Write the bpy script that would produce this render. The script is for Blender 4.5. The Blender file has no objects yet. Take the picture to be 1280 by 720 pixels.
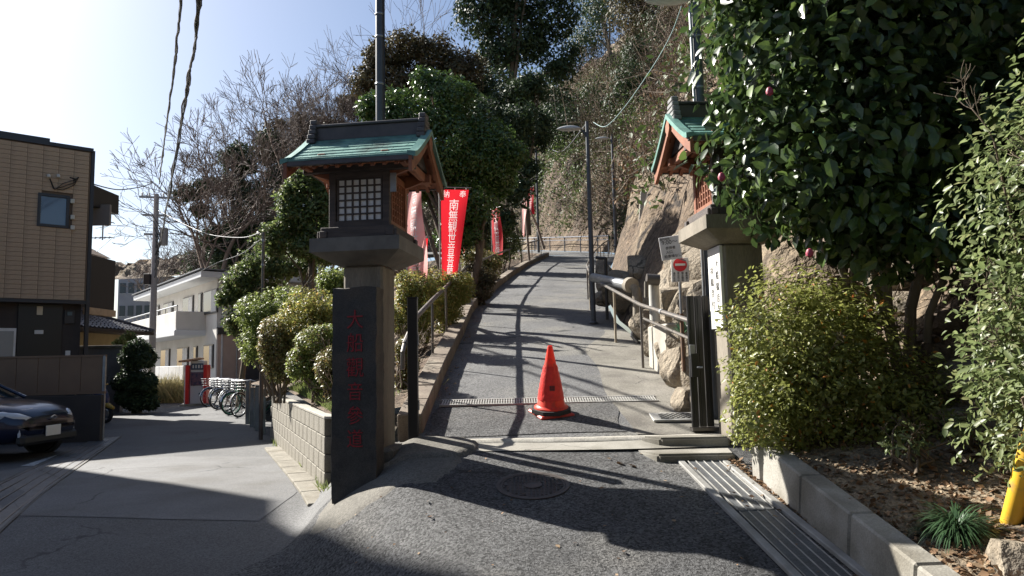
import bpy, bmesh, math, random
import numpy as np
from mathutils import Vector, Matrix, noise
random.seed(7); rng = np.random.default_rng(7)
D = bpy.data; SC = bpy.context.scene; COL = SC.collection
PI = math.pi
# ------------------------------------------------------------------ camera
FPX = 900.0
cam_d = D.cameras.new('camera'); cam = D.objects.new('camera', cam_d); COL.objects.link(cam)
cam_d.sensor_width = 36.0; cam_d.lens = 36.0 * FPX / 1280.0
cam_d.clip_start = 0.05; cam_d.clip_end = 3000
PITCH = math.radians(5.8); ROLL = math.radians(1.25); CAMLOC = Vector((0, 0, 1.6))
_F = Vector((0, math.cos(PITCH), math.sin(PITCH))); _U0 = Vector((0, -math.sin(PITCH), math.cos(PITCH)))
_R0 = Vector((1, 0, 0))
_R = _R0 * math.cos(ROLL) - _U0 * math.sin(ROLL); _U = _U0 * math.cos(ROLL) + _R0 * math.sin(ROLL)
cam.matrix_world = Matrix(((_R.x, _U.x, -_F.x, CAMLOC.x), (_R.y, _U.y, -_F.y, CAMLOC.y), (_R.z, _U.z, -_F.z, CAMLOC.z), (0, 0, 0, 1)))
SC.camera = cam
SC.render.resolution_x, SC.render.resolution_y = 1024, 576
def at(px, py, d):                       # photo pixel + distance along +Y -> point of the place
    r = _R * ((px - 640) / FPX) - _U * ((py - 360) / FPX) + _F
    return CAMLOC + r * (d / r.y)
# ------------------------------------------------------------------ sky, sun, exposure
SUN = Vector((-0.826, 0.567, 0.755)).normalized()
W = D.worlds.new('World'); SC.world = W; W.use_nodes = True
nt = W.node_tree; bg = nt.nodes['Background']
sky = nt.nodes.new('ShaderNodeTexSky'); sky.sky_type = 'NISHITA'; sky.sun_disc = False
sky.sun_elevation = math.asin(SUN.z); sky.sun_rotation = math.atan2(SUN.x, SUN.y)
sky.air_density = 1.0; sky.dust_density = 1.7; sky.ozone_density = 3.0
nt.links.new(sky.outputs[0], bg.inputs[0]); bg.inputs[1].default_value = 0.052
sun_d = D.lights.new('sun', 'SUN'); sun_d.energy = 5.0; sun_d.angle = math.radians(0.5); sun_d.color = (1.0, 0.955, 0.88)
sun = D.objects.new('sun', sun_d); COL.objects.link(sun); sun.rotation_euler = SUN.to_track_quat('Z', 'Y').to_euler()
SC.view_settings.view_transform = 'Standard'; SC.view_settings.look = 'None'
SC.view_settings.exposure = 1.45; SC.view_settings.gamma = 1
SC.cycles.max_bounces = 6; SC.cycles.diffuse_bounces = 3; SC.cycles.glossy_bounces = 2; SC.cycles.transmission_bounces = 4
SC.cycles.transparent_max_bounces = 6

# ------------------------------------------------------------------ materials
def rgb(h):
    if isinstance(h, (tuple, list)): return (*h[:3], 1)
    return (h, h, h, 1)
def M(name, c1, c2=None, scale=4, rough=.6, bump=0, bscale=40, metal=0, coord='Object', speck=None, detail=5, contrast=(.35, .65),
      trans=0, island=None, stretch=None, spec=.5, c3=None, s3=.6, rvar=0, bdist=.01, emit=None, coat=0, crack=None):
    m = D.materials.new(name); m.use_nodes = True; t = m.node_tree; N = t.nodes; L = t.links
    b = N['Principled BSDF']; b.inputs['Roughness'].default_value = rough; b.inputs['Metallic'].default_value = metal
    b.inputs['Specular IOR Level'].default_value = spec; b.inputs['Coat Weight'].default_value = coat
    tc = N.new('ShaderNodeTexCoord'); vec = tc.outputs[coord]
    if coord == 'World':
        pass
    if stretch:
        mp = N.new('ShaderNodeMapping'); mp.inputs['Scale'].default_value = stretch; L.new(vec, mp.inputs[0]); vec = mp.outputs[0]
    col = None
    def nz(s, det=detail):
        n = N.new('ShaderNodeTexNoise'); n.inputs['Scale'].default_value = s; n.inputs['Detail'].default_value = det
        n.inputs['Roughness'].default_value = .6; L.new(vec, n.inputs['Vector']); return n.outputs[0]
    def rmp(src, lo, hi):
        r = N.new('ShaderNodeMapRange'); r.inputs[1].default_value = lo; r.inputs[2].default_value = hi; L.new(src, r.inputs[0]); return r.outputs[0]
    def mix(f, a, bb):
        x = N.new('ShaderNodeMix'); x.data_type = 'RGBA'
        if isinstance(f, float): x.inputs[0].default_value = f
        else: L.new(f, x.inputs[0])
        for s, v in ((6, a), (7, bb)):
            if isinstance(v, bpy.types.NodeSocket): L.new(v, x.inputs[s])
            else: x.inputs[s].default_value = rgb(v)
        return x.outputs[2]
    if island:                                            # random tint per leaf / piece
        g = N.new('ShaderNodeNewGeometry'); cr = N.new('ShaderNodeValToRGB')
        els = cr.color_ramp.elements; k = len(island)
        els[0].position = 0; els[0].color = rgb(island[0]); els[1].position = 1; els[1].color = rgb(island[-1])
        for i in range(1, k - 1):
            e = els.new(i / (k - 1)); e.color = rgb(island[i])
        L.new(g.outputs['Random Per Island'], cr.inputs[0]); col = cr.outputs[0]
        if c2 is not None:
            col = mix(rmp(nz(scale), *contrast), col, c2)
    elif c2 is not None:
        col = mix(rmp(nz(scale), *contrast), c1, c2)
        if c3 is not None: col = mix(rmp(nz(s3, 3), .5, .68), col, c3)
    if crack:
        sc_, wd_ = crack; v = N.new('ShaderNodeTexVoronoi'); v.feature = 'DISTANCE_TO_EDGE'; v.inputs['Scale'].default_value = sc_
        nn_ = N.new('ShaderNodeTexNoise'); nn_.inputs['Scale'].default_value = 3; nn_.inputs['Detail'].default_value = 6; L.new(vec, nn_.inputs['Vector'])
        ad = N.new('ShaderNodeMix'); ad.data_type = 'VECTOR'; ad.inputs[0].default_value = .28; L.new(vec, ad.inputs[4]); L.new(nn_.outputs[1], ad.inputs[5]); L.new(ad.outputs[1], v.inputs['Vector'])
        k1 = rmp(v.outputs[0], wd_, wd_ * .3); k2 = N.new('ShaderNodeMath'); k2.operation = 'MULTIPLY'; L.new(k1, k2.inputs[0]); L.new(rmp(nz(.8, 2), .48, .56), k2.inputs[1])
        base_ = col if col is not None else c1; col = mix(k2.outputs[0], base_, tuple(.35 * q for q in rgb(c1)[:3]))
    if speck:
        sc_, amt = speck
        v = N.new('ShaderNodeTexVoronoi'); v.inputs['Scale'].default_value = sc_; L.new(vec, v.inputs['Vector'])
        sp = N.new('ShaderNodeSeparateColor'); L.new(v.outputs['Color'], sp.inputs[0])
        hs = N.new('ShaderNodeHueSaturation'); L.new(rmp(sp.outputs[0], 0, 1), hs.inputs['Value'])
        mr = N.new('ShaderNodeMapRange'); mr.inputs[3].default_value = 1 - amt; mr.inputs[4].default_value = 1 + amt
        L.new(sp.outputs[0], mr.inputs[0]); L.new(mr.outputs[0], hs.inputs['Value'])
        if col is None: hs.inputs['Color'].default_value = rgb(c1)
        else: L.new(col, hs.inputs['Color'])
        col = hs.outputs[0]
    if col is None: b.inputs['Base Color'].default_value = rgb(c1)
    else: L.new(col, b.inputs['Base Color'])
    if rvar:
        r = N.new('ShaderNodeMapRange'); r.inputs[3].default_value = max(.02, rough - rvar); r.inputs[4].default_value = min(1, rough + rvar)
        L.new(nz(scale * 2.3), r.inputs[0]); L.new(r.outputs[0], b.inputs['Roughness'])
    if bump:
        bp = N.new('ShaderNodeBump'); bp.inputs['Strength'].default_value = bump; bp.inputs['Distance'].default_value = bdist
        L.new(nz(bscale, 4), bp.inputs['Height']); L.new(bp.outputs[0], b.inputs['Normal'])
    if emit:
        b.inputs['Emission Color'].default_value = rgb(emit[0]); b.inputs['Emission Strength'].default_value = emit[1]
    if trans:
        out = N['Material Output']; tr = N.new('ShaderNodeBsdfTranslucent'); ms = N.new('ShaderNodeMixShader'); ms.inputs[0].default_value = trans
        if col is None: tr.inputs[0].default_value = rgb(c1)
        else:
            hs = N.new('ShaderNodeHueSaturation'); hs.inputs['Saturation'].default_value = .95; hs.inputs['Value'].default_value = 1.5
            L.new(col, hs.inputs['Color']); L.new(hs.outputs[0], tr.inputs[0])
        L.new(b.outputs[0], ms.inputs[1]); L.new(tr.outputs[0], ms.inputs[2]); L.new(ms.outputs[0], out.inputs[0])
    return m

asphalt_new = M('asphalt_coarse', .05, .085, 1.3, .85, .9, 90, speck=(75, .85), bdist=.02, c3=(.11,.105,.095), s3=.6, crack=(.7, .012))
asphalt_old = M('asphalt_old', .075, .105, .9, .8, .5, 120, speck=(100, .5), bdist=.008, c3=(.058,.056,.053), s3=.45, crack=(.5, .008))
asphalt_ramp = M('asphalt_ramp', .085, .125, 1.1, .85, .6, 110, speck=(90, .6), bdist=.012, c3=(.15,.145,.13), s3=.8, crack=(.45, .010))
concrete = M('concrete', (.30,.285,.25), (.22,.205,.175), 2.2, .85, .35, 60, speck=(140, .12), c3=(.13,.12,.095), s3=1.2, crack=(.9, .006))
concrete_pale = M('concrete_pale', (.40,.38,.33), (.30,.28,.24), 2.5, .85, .3, 50, speck=(120, .1), c3=(.22,.2,.165), s3=1.5)
concrete_dark = M('concrete_dark', (.13,.12,.105), (.085,.08,.07), 3, .85, .4, 50, speck=(120, .2))
block_m = M('concrete_block', (.25,.23,.19), (.165,.15,.12), 3, .9, .5, 80, stretch=(1, 1, .5), speck=(150, .2), c3=(.17,.15,.11), s3=2.5)
soil = M('soil', (.085,.055,.035), (.16,.115,.075), 3, .95, 1, 30, speck=(60, .5), bdist=.03, c3=(.05,.04,.022), s3=1.2)
hill_m = M('hill_soil', (.055,.036,.023), (.15,.108,.07), .55, .95, 1, 6, speck=(14, .35), bdist=.15, c3=(.26,.21,.14), s3=.22, detail=9, crack=(.9, .05))
rock_m = M('rock', (.25,.21,.155), (.15,.12,.085), 2.4, .9, 1, 12, speck=(40, .2), bdist=.06, c3=(.34,.29,.22), s3=1.1, detail=8, crack=(2.2, .04))
iron = M('rusty_iron', (.10,.085,.075), (.06,.05,.045), 9, .6, .2, 90, metal=.4)
steel = M('galvanised_steel', (.33,.34,.35), (.24,.25,.26), 8, .45, metal=.75, rvar=.12)
steel_dark = M('dark_steel_pipe', (.10,.095,.09), (.16,.14,.12), 7, .45, metal=.5, rvar=.1)
black_paint = M('black_paint', (.012,.012,.013), rough=.35)
pole_brown = M('brown_pole_paint', (.06,.045,.04), (.09,.065,.055), 8, .5)
pole_grey = M('grey_pole_paint', (.07,.078,.09), (.05,.056,.065), 6, .45)
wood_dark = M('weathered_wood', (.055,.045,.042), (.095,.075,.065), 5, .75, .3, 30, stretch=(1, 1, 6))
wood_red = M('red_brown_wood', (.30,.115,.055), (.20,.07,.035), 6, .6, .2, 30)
copper = M('verdigris_copper', (.09,.22,.19), (.17,.33,.28), 5, .5, .2, 40, metal=.1, c3=(.055,.10,.085), s3=3, rvar=.15, stretch=(1, .35, 1))
ridge_m = M('dark_ridge_metal', (.06,.055,.06), (.10,.09,.09), 6, .5, metal=.2)
paper = M('white_paper', (.80,.80,.78), rough=.7)
white_paint = M('white_paint', (.78,.77,.74), (.66,.65,.61), 3, .5)
bark = M('bark', (.10,.075,.05), (.17,.13,.09), 8, .9, .8, 30, stretch=(1, 1, .3), bdist=.02)
bark_grey = M('grey_bark', (.16,.135,.115), (.24,.21,.18), 6, .9, .6, 25, stretch=(1, 1, .3), bdist=.02)
twig_m = M('dry_twigs', (.20,.145,.105), island=[(.07,.05,.035),(.15,.11,.08),(.24,.19,.14),(.09,.06,.04)], rough=.85)
bare_m = M('bare_branch_bark', (.14,.11,.095), rough=.85)
def leafm(name, cols, rough=.35, trans=.3, c2=None, scale=1.2):
    return M(name, cols[0], c2, scale, rough, island=cols, trans=trans, contrast=(.45,.7))
lf_camellia = leafm('camellia_leaf', [(.025,.048,.018),(.038,.068,.022),(.055,.095,.025),(.03,.055,.02),(.12,.18,.035),(.05,.08,.022)], .33, .22)
lf_azalea = leafm('azalea_leaf', [(.14,.16,.03),(.20,.21,.045),(.27,.27,.06),(.16,.18,.04),(.32,.29,.08),(.33,.20,.06)], .45, .4)
lf_azred = leafm('azalea_red_leaf', [(.16,.12,.04),(.13,.15,.04),(.24,.14,.06),(.15,.17,.045),(.22,.20,.06)], .45, .3)
lf_hedge = leafm('hedge_leaf', [(.12,.155,.035),(.16,.21,.045),(.23,.27,.07),(.10,.13,.03)], .45, .4)
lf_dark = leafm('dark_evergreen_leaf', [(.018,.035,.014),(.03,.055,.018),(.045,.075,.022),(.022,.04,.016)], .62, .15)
lf_gloss = leafm('glossy_evergreen_leaf', [(.035,.07,.018),(.06,.11,.022),(.09,.15,.03),(.04,.08,.02)], .3, .2)
lf_brush = leafm('brush_leaf', [(.040,.055,.02),(.06,.052,.026),(.03,.045,.016),(.085,.08,.035),(.05,.07,.022)], .6, .22)
lf_ivy = leafm('ivy_leaf', [(.03,.05,.015),(.05,.085,.02),(.085,.125,.03),(.035,.06,.016)], .58, .25)
lf_brown = leafm('bronze_leaf', [(.06,.042,.022),(.055,.055,.022),(.10,.068,.034),(.04,.045,.018),(.12,.10,.045)], .65, .2)
lf_light = leafm('light_green_leaf', [(.07,.11,.03),(.12,.17,.045),(.16,.20,.06),(.05,.08,.025),(.20,.19,.08)], .55, .35)
lf_dry = leafm('dead_leaf', [(.17,.09,.04),(.25,.15,.08),(.11,.065,.035),(.34,.24,.14)], .8, .1)
grass_m = leafm('grass_blade', [(.10,.15,.035),(.16,.21,.06),(.22,.22,.09)], .5, .3)
straw_m = leafm('dry_grass', [(.36,.30,.16),(.45,.38,.20),(.30,.26,.12),(.22,.24,.09)], .7, .3)

# ------------------------------------------------------------------ helpers
def tag(o, label=None, cat=None, group=None, kind=None):
    if label: o['label'] = label
    if cat: o['category'] = cat
    if group: o['group'] = group
    if kind: o['kind'] = kind
    return o
def T(name, label, cat, loc=(0, 0, 0), rz=0, group=None):
    o = D.objects.new(name, None); COL.objects.link(o); o.location = loc; o.rotation_euler = (0, 0, rz); o.empty_display_size = .2
    return tag(o, label, cat, group)
def link(name, me, mat, parent=None):
    o = D.objects.new(name, me); COL.objects.link(o)
    if mat is not None and len(me.materials) == 0: me.materials.append(mat)
    if parent: o.parent = parent
    return o
def copy_tree(o, parent=None):
    c = o.copy(); COL.objects.link(c); c.parent = parent
    for ch in list(o.children): copy_tree(ch, c)
    return c
class MB:
    def __init__(s): s.v = []; s.f = []
    def add(s, vs, fs, mx=None):
        k = len(s.v)
        s.v += [tuple(mx @ Vector(p)) if mx else tuple(p) for p in vs]
        s.f += [tuple(i + k for i in f) for f in fs]; return s
    def box(s, c, d, mx=None, bev=0):
        x, y, z = d[0] / 2, d[1] / 2, d[2] / 2; c = Vector(c)
        if bev <= 0:
            vs = [(i * x, j * y, k * z) for i in (-1, 1) for j in (-1, 1) for k in (-1, 1)]
            fs = [(0, 1, 3, 2), (4, 6, 7, 5), (0, 4, 5, 1), (2, 3, 7, 6), (0, 2, 6, 4), (1, 5, 7, 3)]
        else:
            vs = []; idx = {}
            for i in (-1, 1):
                for j in (-1, 1):
                    for k in (-1, 1):
                        for a in range(3):
                            p = [i * (x - bev), j * (y - bev), k * (z - bev)]; p[a] = (i * x, j * y, k * z)[a]
                            idx[(i, j, k, a)] = len(vs); vs.append(tuple(p))
            fs = []
            for a in range(3):
                b, cc = [q for q in range(3) if q != a]
                for sg in (-1, 1):
                    f = []
                    for (p, q) in ((-1, -1), (1, -1), (1, 1), (-1, 1)):
                        key = [0, 0, 0]; key[a] = sg; key[b] = p; key[cc] = q; f.append(idx[(*key, a)])
                    fs.append(tuple(f))
            for a in range(3):           # edge along axis a
                b, cc = [q for q in range(3) if q != a]
                for p in (-1, 1):
                    for q in (-1, 1):
                        k1 = [0, 0, 0]; k1[b] = p; k1[cc] = q; k1[a] = -1; k2 = list(k1); k2[a] = 1
                        fs.append((idx[(*k1, b)], idx[(*k2, b)], idx[(*k2, cc)], idx[(*k1, cc)]))
            for i in (-1, 1):
                for j in (-1, 1):
                    for k in (-1, 1): fs.append(tuple(idx[(i, j, k, a)] for a in range(3)))
        vs = [tuple((Vector(p)) + c) for p in vs]
        return s.add(vs, fs, mx)
    def tube(s, path, r, n=8, cap=True, mx=None):
        P_ = [Vector(p) for p in path]; R_ = r if isinstance(r, (list, tuple)) else [r] * len(P_)
        vs = []; fs = []; up = None
        for i, p in enumerate(P_):
            t = (P_[min(i + 1, len(P_) - 1)] - P_[max(i - 1, 0)]).normalized()
            if up is None:
                up = Vector((0, 0, 1)) if abs(t.z) < .9 else Vector((1, 0, 0))
            a = t.cross(up)
            if a.length < 1e-5: a = t.orthogonal()
            a.normalize(); b = a.cross(t).normalized(); up = b
            for k in range(n):
                th = 2 * PI * k / n; vs.append(tuple(p + (a * math.cos(th) + b * math.sin(th)) * R_[i]))
        for i in range(len(P_) - 1):
            for k in range(n): fs.append((i * n + k, i * n + (k + 1) % n, (i + 1) * n + (k + 1) % n, (i + 1) * n + k))
        if cap: fs.append(tuple(range(n - 1, -1, -1))); fs.append(tuple((len(P_) - 1) * n + k for k in range(n)))
        return s.add(vs, fs, mx)
    def lathe(s, prof, n=24, c=(0, 0, 0), mx=None):
        vs = []; fs = []; m = len(prof)
        for k in range(n):
            th = 2 * PI * k / n
            for (r, z) in prof: vs.append((c[0] + r * math.cos(th), c[1] + r * math.sin(th), c[2] + z))
        for k in range(n):
            for i in range(m - 1): fs.append((k * m + i, ((k + 1) % n) * m + i, ((k + 1) % n) * m + i + 1, k * m + i + 1))
        return s.add(vs, fs, mx)
    def prism(s, poly, z0, z1, mx=None):                  # poly in xy, extruded in z
        n = len(poly); vs = [(p[0], p[1], z0) for p in poly] + [(p[0], p[1], z1) for p in poly]
        fs = [tuple(range(n - 1, -1, -1)), tuple(range(n, 2 * n))] + [(i, (i + 1) % n, (i + 1) % n + n, i + n) for i in range(n)]
        return s.add(vs, fs, mx)
    def grid(s, fn, nu, nv, mx=None):
        vs = [tuple(fn(i / nu, j / nv)) for i in range(nu + 1) for j in range(nv + 1)]
        fs = [(i * (nv + 1) + j, (i + 1) * (nv + 1) + j, (i + 1) * (nv + 1) + j + 1, i * (nv + 1) + j + 1) for i in range(nu) for j in range(nv)]
        return s.add(vs, fs, mx)
    def mesh(s, name, smooth=False, recalc=True):
        me = D.meshes.new(name); me.from_pydata(s.v, [], s.f)
        if recalc:
            bm = bmesh.new(); bm.from_mesh(me); bmesh.ops.recalc_face_normals(bm, faces=bm.faces); bm.to_mesh(me); bm.free()
        if smooth:
            me.shade_smooth() if smooth is True else None
            if smooth == 'auto':
                me.shade_smooth()
                me.set_sharp_from_angle(angle=math.radians(35))
        return me
    def build(s, name, mat, parent=None, smooth='auto', loc=None, rot=None, recalc=True):
        o = link(name, s.mesh(name, smooth, recalc), mat, parent)
        if loc is not None: o.location = loc
        if rot is not None: o.rotation_euler = rot
        return o
def rotz(a, o=(0, 0, 0)): return Matrix.Translation(o) @ Matrix.Rotation(a, 4, 'Z')
def frame(o, x, z=(0, 0, 1)):                            # matrix at o, local x along x
    x = Vector(x).normalized(); z = Vector(z); y = z.cross(x).normalized(); z = x.cross(y)
    return Matrix(((x.x, y.x, z.x, o[0]), (x.y, y.y, z.y, o[1]), (x.z, y.z, z.z, o[2]), (0, 0, 0, 1)))
# big meshes from numpy
def np_mesh(name, V, F, mat, parent=None, smooth=False):
    me = D.meshes.new(name); k = F.shape[1]
    me.vertices.add(len(V)); me.vertices.foreach_set('co', V.astype(np.float32).ravel())
    me.loops.add(F.size); me.loops.foreach_set('vertex_index', F.astype(np.int32).ravel())
    me.polygons.add(len(F)); me.polygons.foreach_set('loop_start', np.arange(0, F.size, k, dtype=np.int32))
    me.update(calc_edges=True)
    if smooth: me.shade_smooth()
    return link(name, me, mat, parent)
LEAF_T = (np.array([[0, 0, 0], [-.2, .28, .06], [.2, .28, .06], [-.19, .66, .04], [.19, .66, .04], [0, 1, -.10], [0, .47, -.01]]),
          np.array([[0, 2, 6], [0, 6, 1], [2, 4, 6], [1, 6, 3], [4, 5, 6], [3, 6, 5]]))
DIA_T = (np.array([[0, 0, 0], [.24, .45, .05], [0, 1, -.05], [-.24, .45, .05]]), np.array([[0, 1, 2], [0, 2, 3]]))
def leaf_verts(pos, nrm, dirv, size, tmpl=DIA_T, width=1.0):
    tv, tf = tmpl; n = len(pos)
    nrm = nrm / (np.linalg.norm(nrm, axis=1, keepdims=True) + 1e-9)
    y = dirv - nrm * np.sum(dirv * nrm, axis=1, keepdims=True); y /= (np.linalg.norm(y, axis=1, keepdims=True) + 1e-9)
    x = np.cross(y, nrm)
    s = size[:, None, None]
    V = pos[:, None, :] + s * (tv[None, :, 0:1] * width * x[:, None, :] + tv[None, :, 1:2] * y[:, None, :] + tv[None, :, 2:3] * nrm[:, None, :])
    F = tf[None] + (np.arange(n) * len(tv))[:, None, None]
    return V.reshape(-1, 3), F.reshape(-1, 3)
def unit(n):
    d = rng.normal(size=(n, 3)); return d / np.linalg.norm(d, axis=1, keepdims=True)
def clump_points(clumps, n, shell=.35, up=0, lump=.18, lf=2.2):
    """points with outward normals spread through the outer layer of the lumpy ellipsoids (x,y,z,rx,ry,rz)"""
    C = np.array(clumps, float); w = (C[:, 3] * C[:, 4] + C[:, 4] * C[:, 5] + C[:, 3] * C[:, 5]); w /= w.sum()
    idx = rng.choice(len(C), n, p=w); d = unit(n); c = C[idx]
    ph = c[:, :3] * 3.1
    bump = 1 + lump * (np.sin(d[:, 0] * 5 * lf / 2 + ph[:, 0]) * np.sin(d[:, 1] * 5 * lf / 2 + ph[:, 1]) + np.sin(d[:, 2] * 6 * lf / 2 + ph[:, 2] + d[:, 0] * 4)) * .5
    rr = (1 - shell * rng.random(n) ** 1.6) * bump + rng.normal(size=n) * .02
    p = c[:, :3] + d * rr[:, None] * c[:, 3:6]
    nr = d / c[:, 3:6]; nr /= np.linalg.norm(nr, axis=1, keepdims=True)
    return p, nr
def foliage(name, clumps, n, size, mat, parent=None, shell=.35, tmpl=DIA_T, jit=.55, droop=.2, lump=.18, width=1.0, svar=.3, up=.35):
    p, nr = clump_points(clumps, n, shell, lump=lump)
    nn = nr + rng.normal(size=(n, 3)) * jit + np.array([0, 0, up]); dd = unit(n) + nr * .7 + np.array([0, 0, -droop])
    sz = size * (1 + svar * rng.normal(size=n)).clip(.4, 1.7)
    V, F = leaf_verts(p, nn, dd, sz, tmpl, width)
    return np_mesh(name, V, F, mat, parent)
class Twigs:                                             # three-sided tapered sticks, fast
    def __init__(s): s.a = []; s.b = []; s.ra = []; s.rb = []
    def add(s, a, b, ra, rb): s.a.append(a); s.b.append(b); s.ra.append(ra); s.rb.append(rb)
    def build(s, name, mat, parent=None, n=3):
        A = np.array(s.a, float); B = np.array(s.b, float); ra = np.array(s.ra)[:, None]; rb = np.array(s.rb)[:, None]
        t = B - A; t /= (np.linalg.norm(t, axis=1, keepdims=True) + 1e-9)
        h = np.where(np.abs(t[:, 2:3]) < .9, np.array([[0, 0, 1.]]), np.array([[1., 0, 0]]))
        u = np.cross(t, h); u /= np.linalg.norm(u, axis=1, keepdims=True); v = np.cross(t, u)
        ring = []
        for k in range(n):
            th = 2 * PI * k / n; o = u * math.cos(th) + v * math.sin(th)
            ring.append((A + o * ra, B + o * rb))
        V = np.stack([r[0] for r in ring] + [r[1] for r in ring], axis=1).reshape(-1, 3)
        tf = np.array([[k, (k + 1) % n, (k + 1) % n + n, k + n] for k in range(n)])
        F = (tf[None] + (np.arange(len(A)) * 2 * n)[:, None, None]).reshape(-1, 4)
        return np_mesh(name, V, F, mat, parent, smooth=True)
def branch(tw, p, d, ln, r, depth, spread=.55, up=.12, kids=(2, 3), rnd=random, minr=.004, gnarl=.18, tips=None, shrink=.72):
    """recursive limb: several bent segments, then forks"""
    p = Vector(p); d = Vector(d).normalized(); n = 3; seg = ln / n; r0 = r
    for i in range(n):
        d = (d + Vector((rnd.gauss(0, gnarl), rnd.gauss(0, gnarl), rnd.gauss(0, gnarl) + up * .3))).normalized()
        q = p + d * seg; r1 = max(minr, r0 * (1 - .3 * (i + 1) / n)); tw.add(tuple(p), tuple(q), r, r1); p = q; r = r1
        if depth > 0 and i > 0 and rnd.random() < .7:
            sd = (d + Vector((rnd.gauss(0, spread * 1.3), rnd.gauss(0, spread * 1.3), rnd.gauss(0, spread) + up))).normalized()
            branch(tw, p, sd, ln * shrink * .8, r * .6, depth - 1, spread, up, kids, rnd, minr, gnarl, tips, shrink)
    if depth <= 0:
        if tips is not None: tips.append(tuple(p))
        return
    for k in range(rnd.randint(*kids)):
        sd = (d + Vector((rnd.gauss(0, spread), rnd.gauss(0, spread), rnd.gauss(0, spread * .8) + up))).normalized()
        branch(tw, p, sd, ln * shrink * rnd.uniform(.8, 1.1), r * .72, depth - 1, spread, up, kids, rnd, minr, gnarl, tips, shrink)
def text_mesh(s, size, ext=.001, line=1.0, align='CENTER', offset=0.0, width=1.0):
    c = D.curves.new('lettering', 'FONT'); c.body = s; c.size = size; c.extrude = ext; c.align_x = align; c.align_y = 'CENTER'
    c.space_line = line; c.offset = offset; c.resolution_u = 3
    o = D.objects.new('lettering', c); COL.objects.link(o); bpy.context.view_layer.update()
    me = D.meshes.new_from_object(o.evaluated_get(bpy.context.evaluated_depsgraph_get()))
    D.objects.remove(o); D.curves.remove(c)
    me.materials.clear()
    if width != 1.0:
        for v in me.vertices: v.co.x *= width
    return me

# ------------------------------------------------------------------ the lie of the land
def sstep(a, b, x):
    t = max(0., min(1., (x - a) / (b - a))); return t * t * (3 - 2 * t)
def P(y): return -.45 + .2 * y                               # the ramp
def B(y): return -2.14 - .437 * (y - 8.2)                     # street edge of the planted bed
def interp(pts, y):
    if y <= pts[0][0]: return pts[0][1]
    for (a, u), (b, v) in zip(pts, pts[1:]):
        if y <= b: return u + (v - u) * (y - a) / (b - a)
    return pts[-1][1]
LP = [(6.6,-.86),(9.5,-.88),(12.8,-.85),(15.5,-.85),(17.7,-.75),(20.5,-.45),(25,.05),(29.8,.68),(33,1.2),(36,1.75),(38,2.05),(40,1.6),(43,0),(46,-2),(50,-6),(54,-14),(60,-26)]
RP = [(6.6,1.86),(7.6,1.82),(9.8,1.78),(11.6,1.70),(13.8,1.62),(17.4,1.9),(22,2.55),(27,3.35),(33,4.4),(38,5.45)]
def Lx(y): return interp(LP, y)
def Rx(y): return interp(RP, y)
def G(x, y):                                             # street and forecourt
    p = P(y)
    x0 = -.9 + .6 * sstep(6.0, 4.3, y)
    if x < x0:
        t = x0 - x; p -= .3 * t + .4 * t * t
    s = .2 * sstep(3.5, 9, y) if y < 40 else .2 + (y - 40) * .004
    k = .12; h = max(0, min(1, .5 + .5 * (p - s) / k)); z = s + (p - s) * h + k * h * (1 - h)
    return z + .006 * noise.noise(Vector((x * 1.3, y * 1.3, 0)))
def ground_hit(px, py, fn):                              # where a line of sight meets a ground function
    r = _R * ((px - 640) / FPX) - _U * ((py - 360) / FPX) + _F; t = 1.0
    while t < 80:
        q = CAMLOC + r * t
        if q.z <= fn(q.x, q.y): return q
        t += .01
    return q
# ------------------------------------------------------------------ setting: ground sheets
def frange(a, b, st):
    r = []; v = a
    while v < b - 1e-6: r.append(v); v += st
    return r + [b]
mb = MB(); mb.add([(-600, -300, -.9), (600, -300, -.9), (600, 900, -.9), (-600, 900, -.9)], [(0, 1, 2, 3)])
tag(mb.build('far_ground', concrete_dark, recalc=False), 'dull ground reaching the horizon', kind='structure')
def sheet(name, xs, ys, zf, keep, mat, label):
    idx = {}; vs = []; fs = []
    def vid(i, j):
        if (i, j) not in idx: idx[(i, j)] = len(vs); vs.append((xs[i], ys[j], zf(xs[i], ys[j])))
        return idx[(i, j)]
    for i in range(len(xs) - 1):
        for j in range(len(ys) - 1):
            if keep((xs[i] + xs[i + 1]) / 2, (ys[j] + ys[j + 1]) / 2): fs.append((vid(i, j), vid(i + 1, j), vid(i + 1, j + 1), vid(i, j + 1)))
    me = D.meshes.new(name); me.from_pydata(vs, [], fs); me.shade_smooth()
    o = link(name, me, mat); return tag(o, label, kind='structure')
xs = [-60, -45, -34, -26, -20, -16] + frange(-14, -6, .5)[:-1] + frange(-6, 2.6, .1) + [3.5, 6, 12]
ys = [-30, -15, -8] + frange(-4, 3, .5)[:-1] + frange(3, 11, .1)[:-1] + frange(11, 30, .5)[:-1] + [30, 34, 40, 50, 70, 100]
sheet('street', xs, ys, G, lambda x, y: (y < 6.72) or (x < B(y) + .45 and y < 60) or (y < 8.3 and x < -2.0), asphalt_old, 'worn grey asphalt side street running off to the left')
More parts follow.
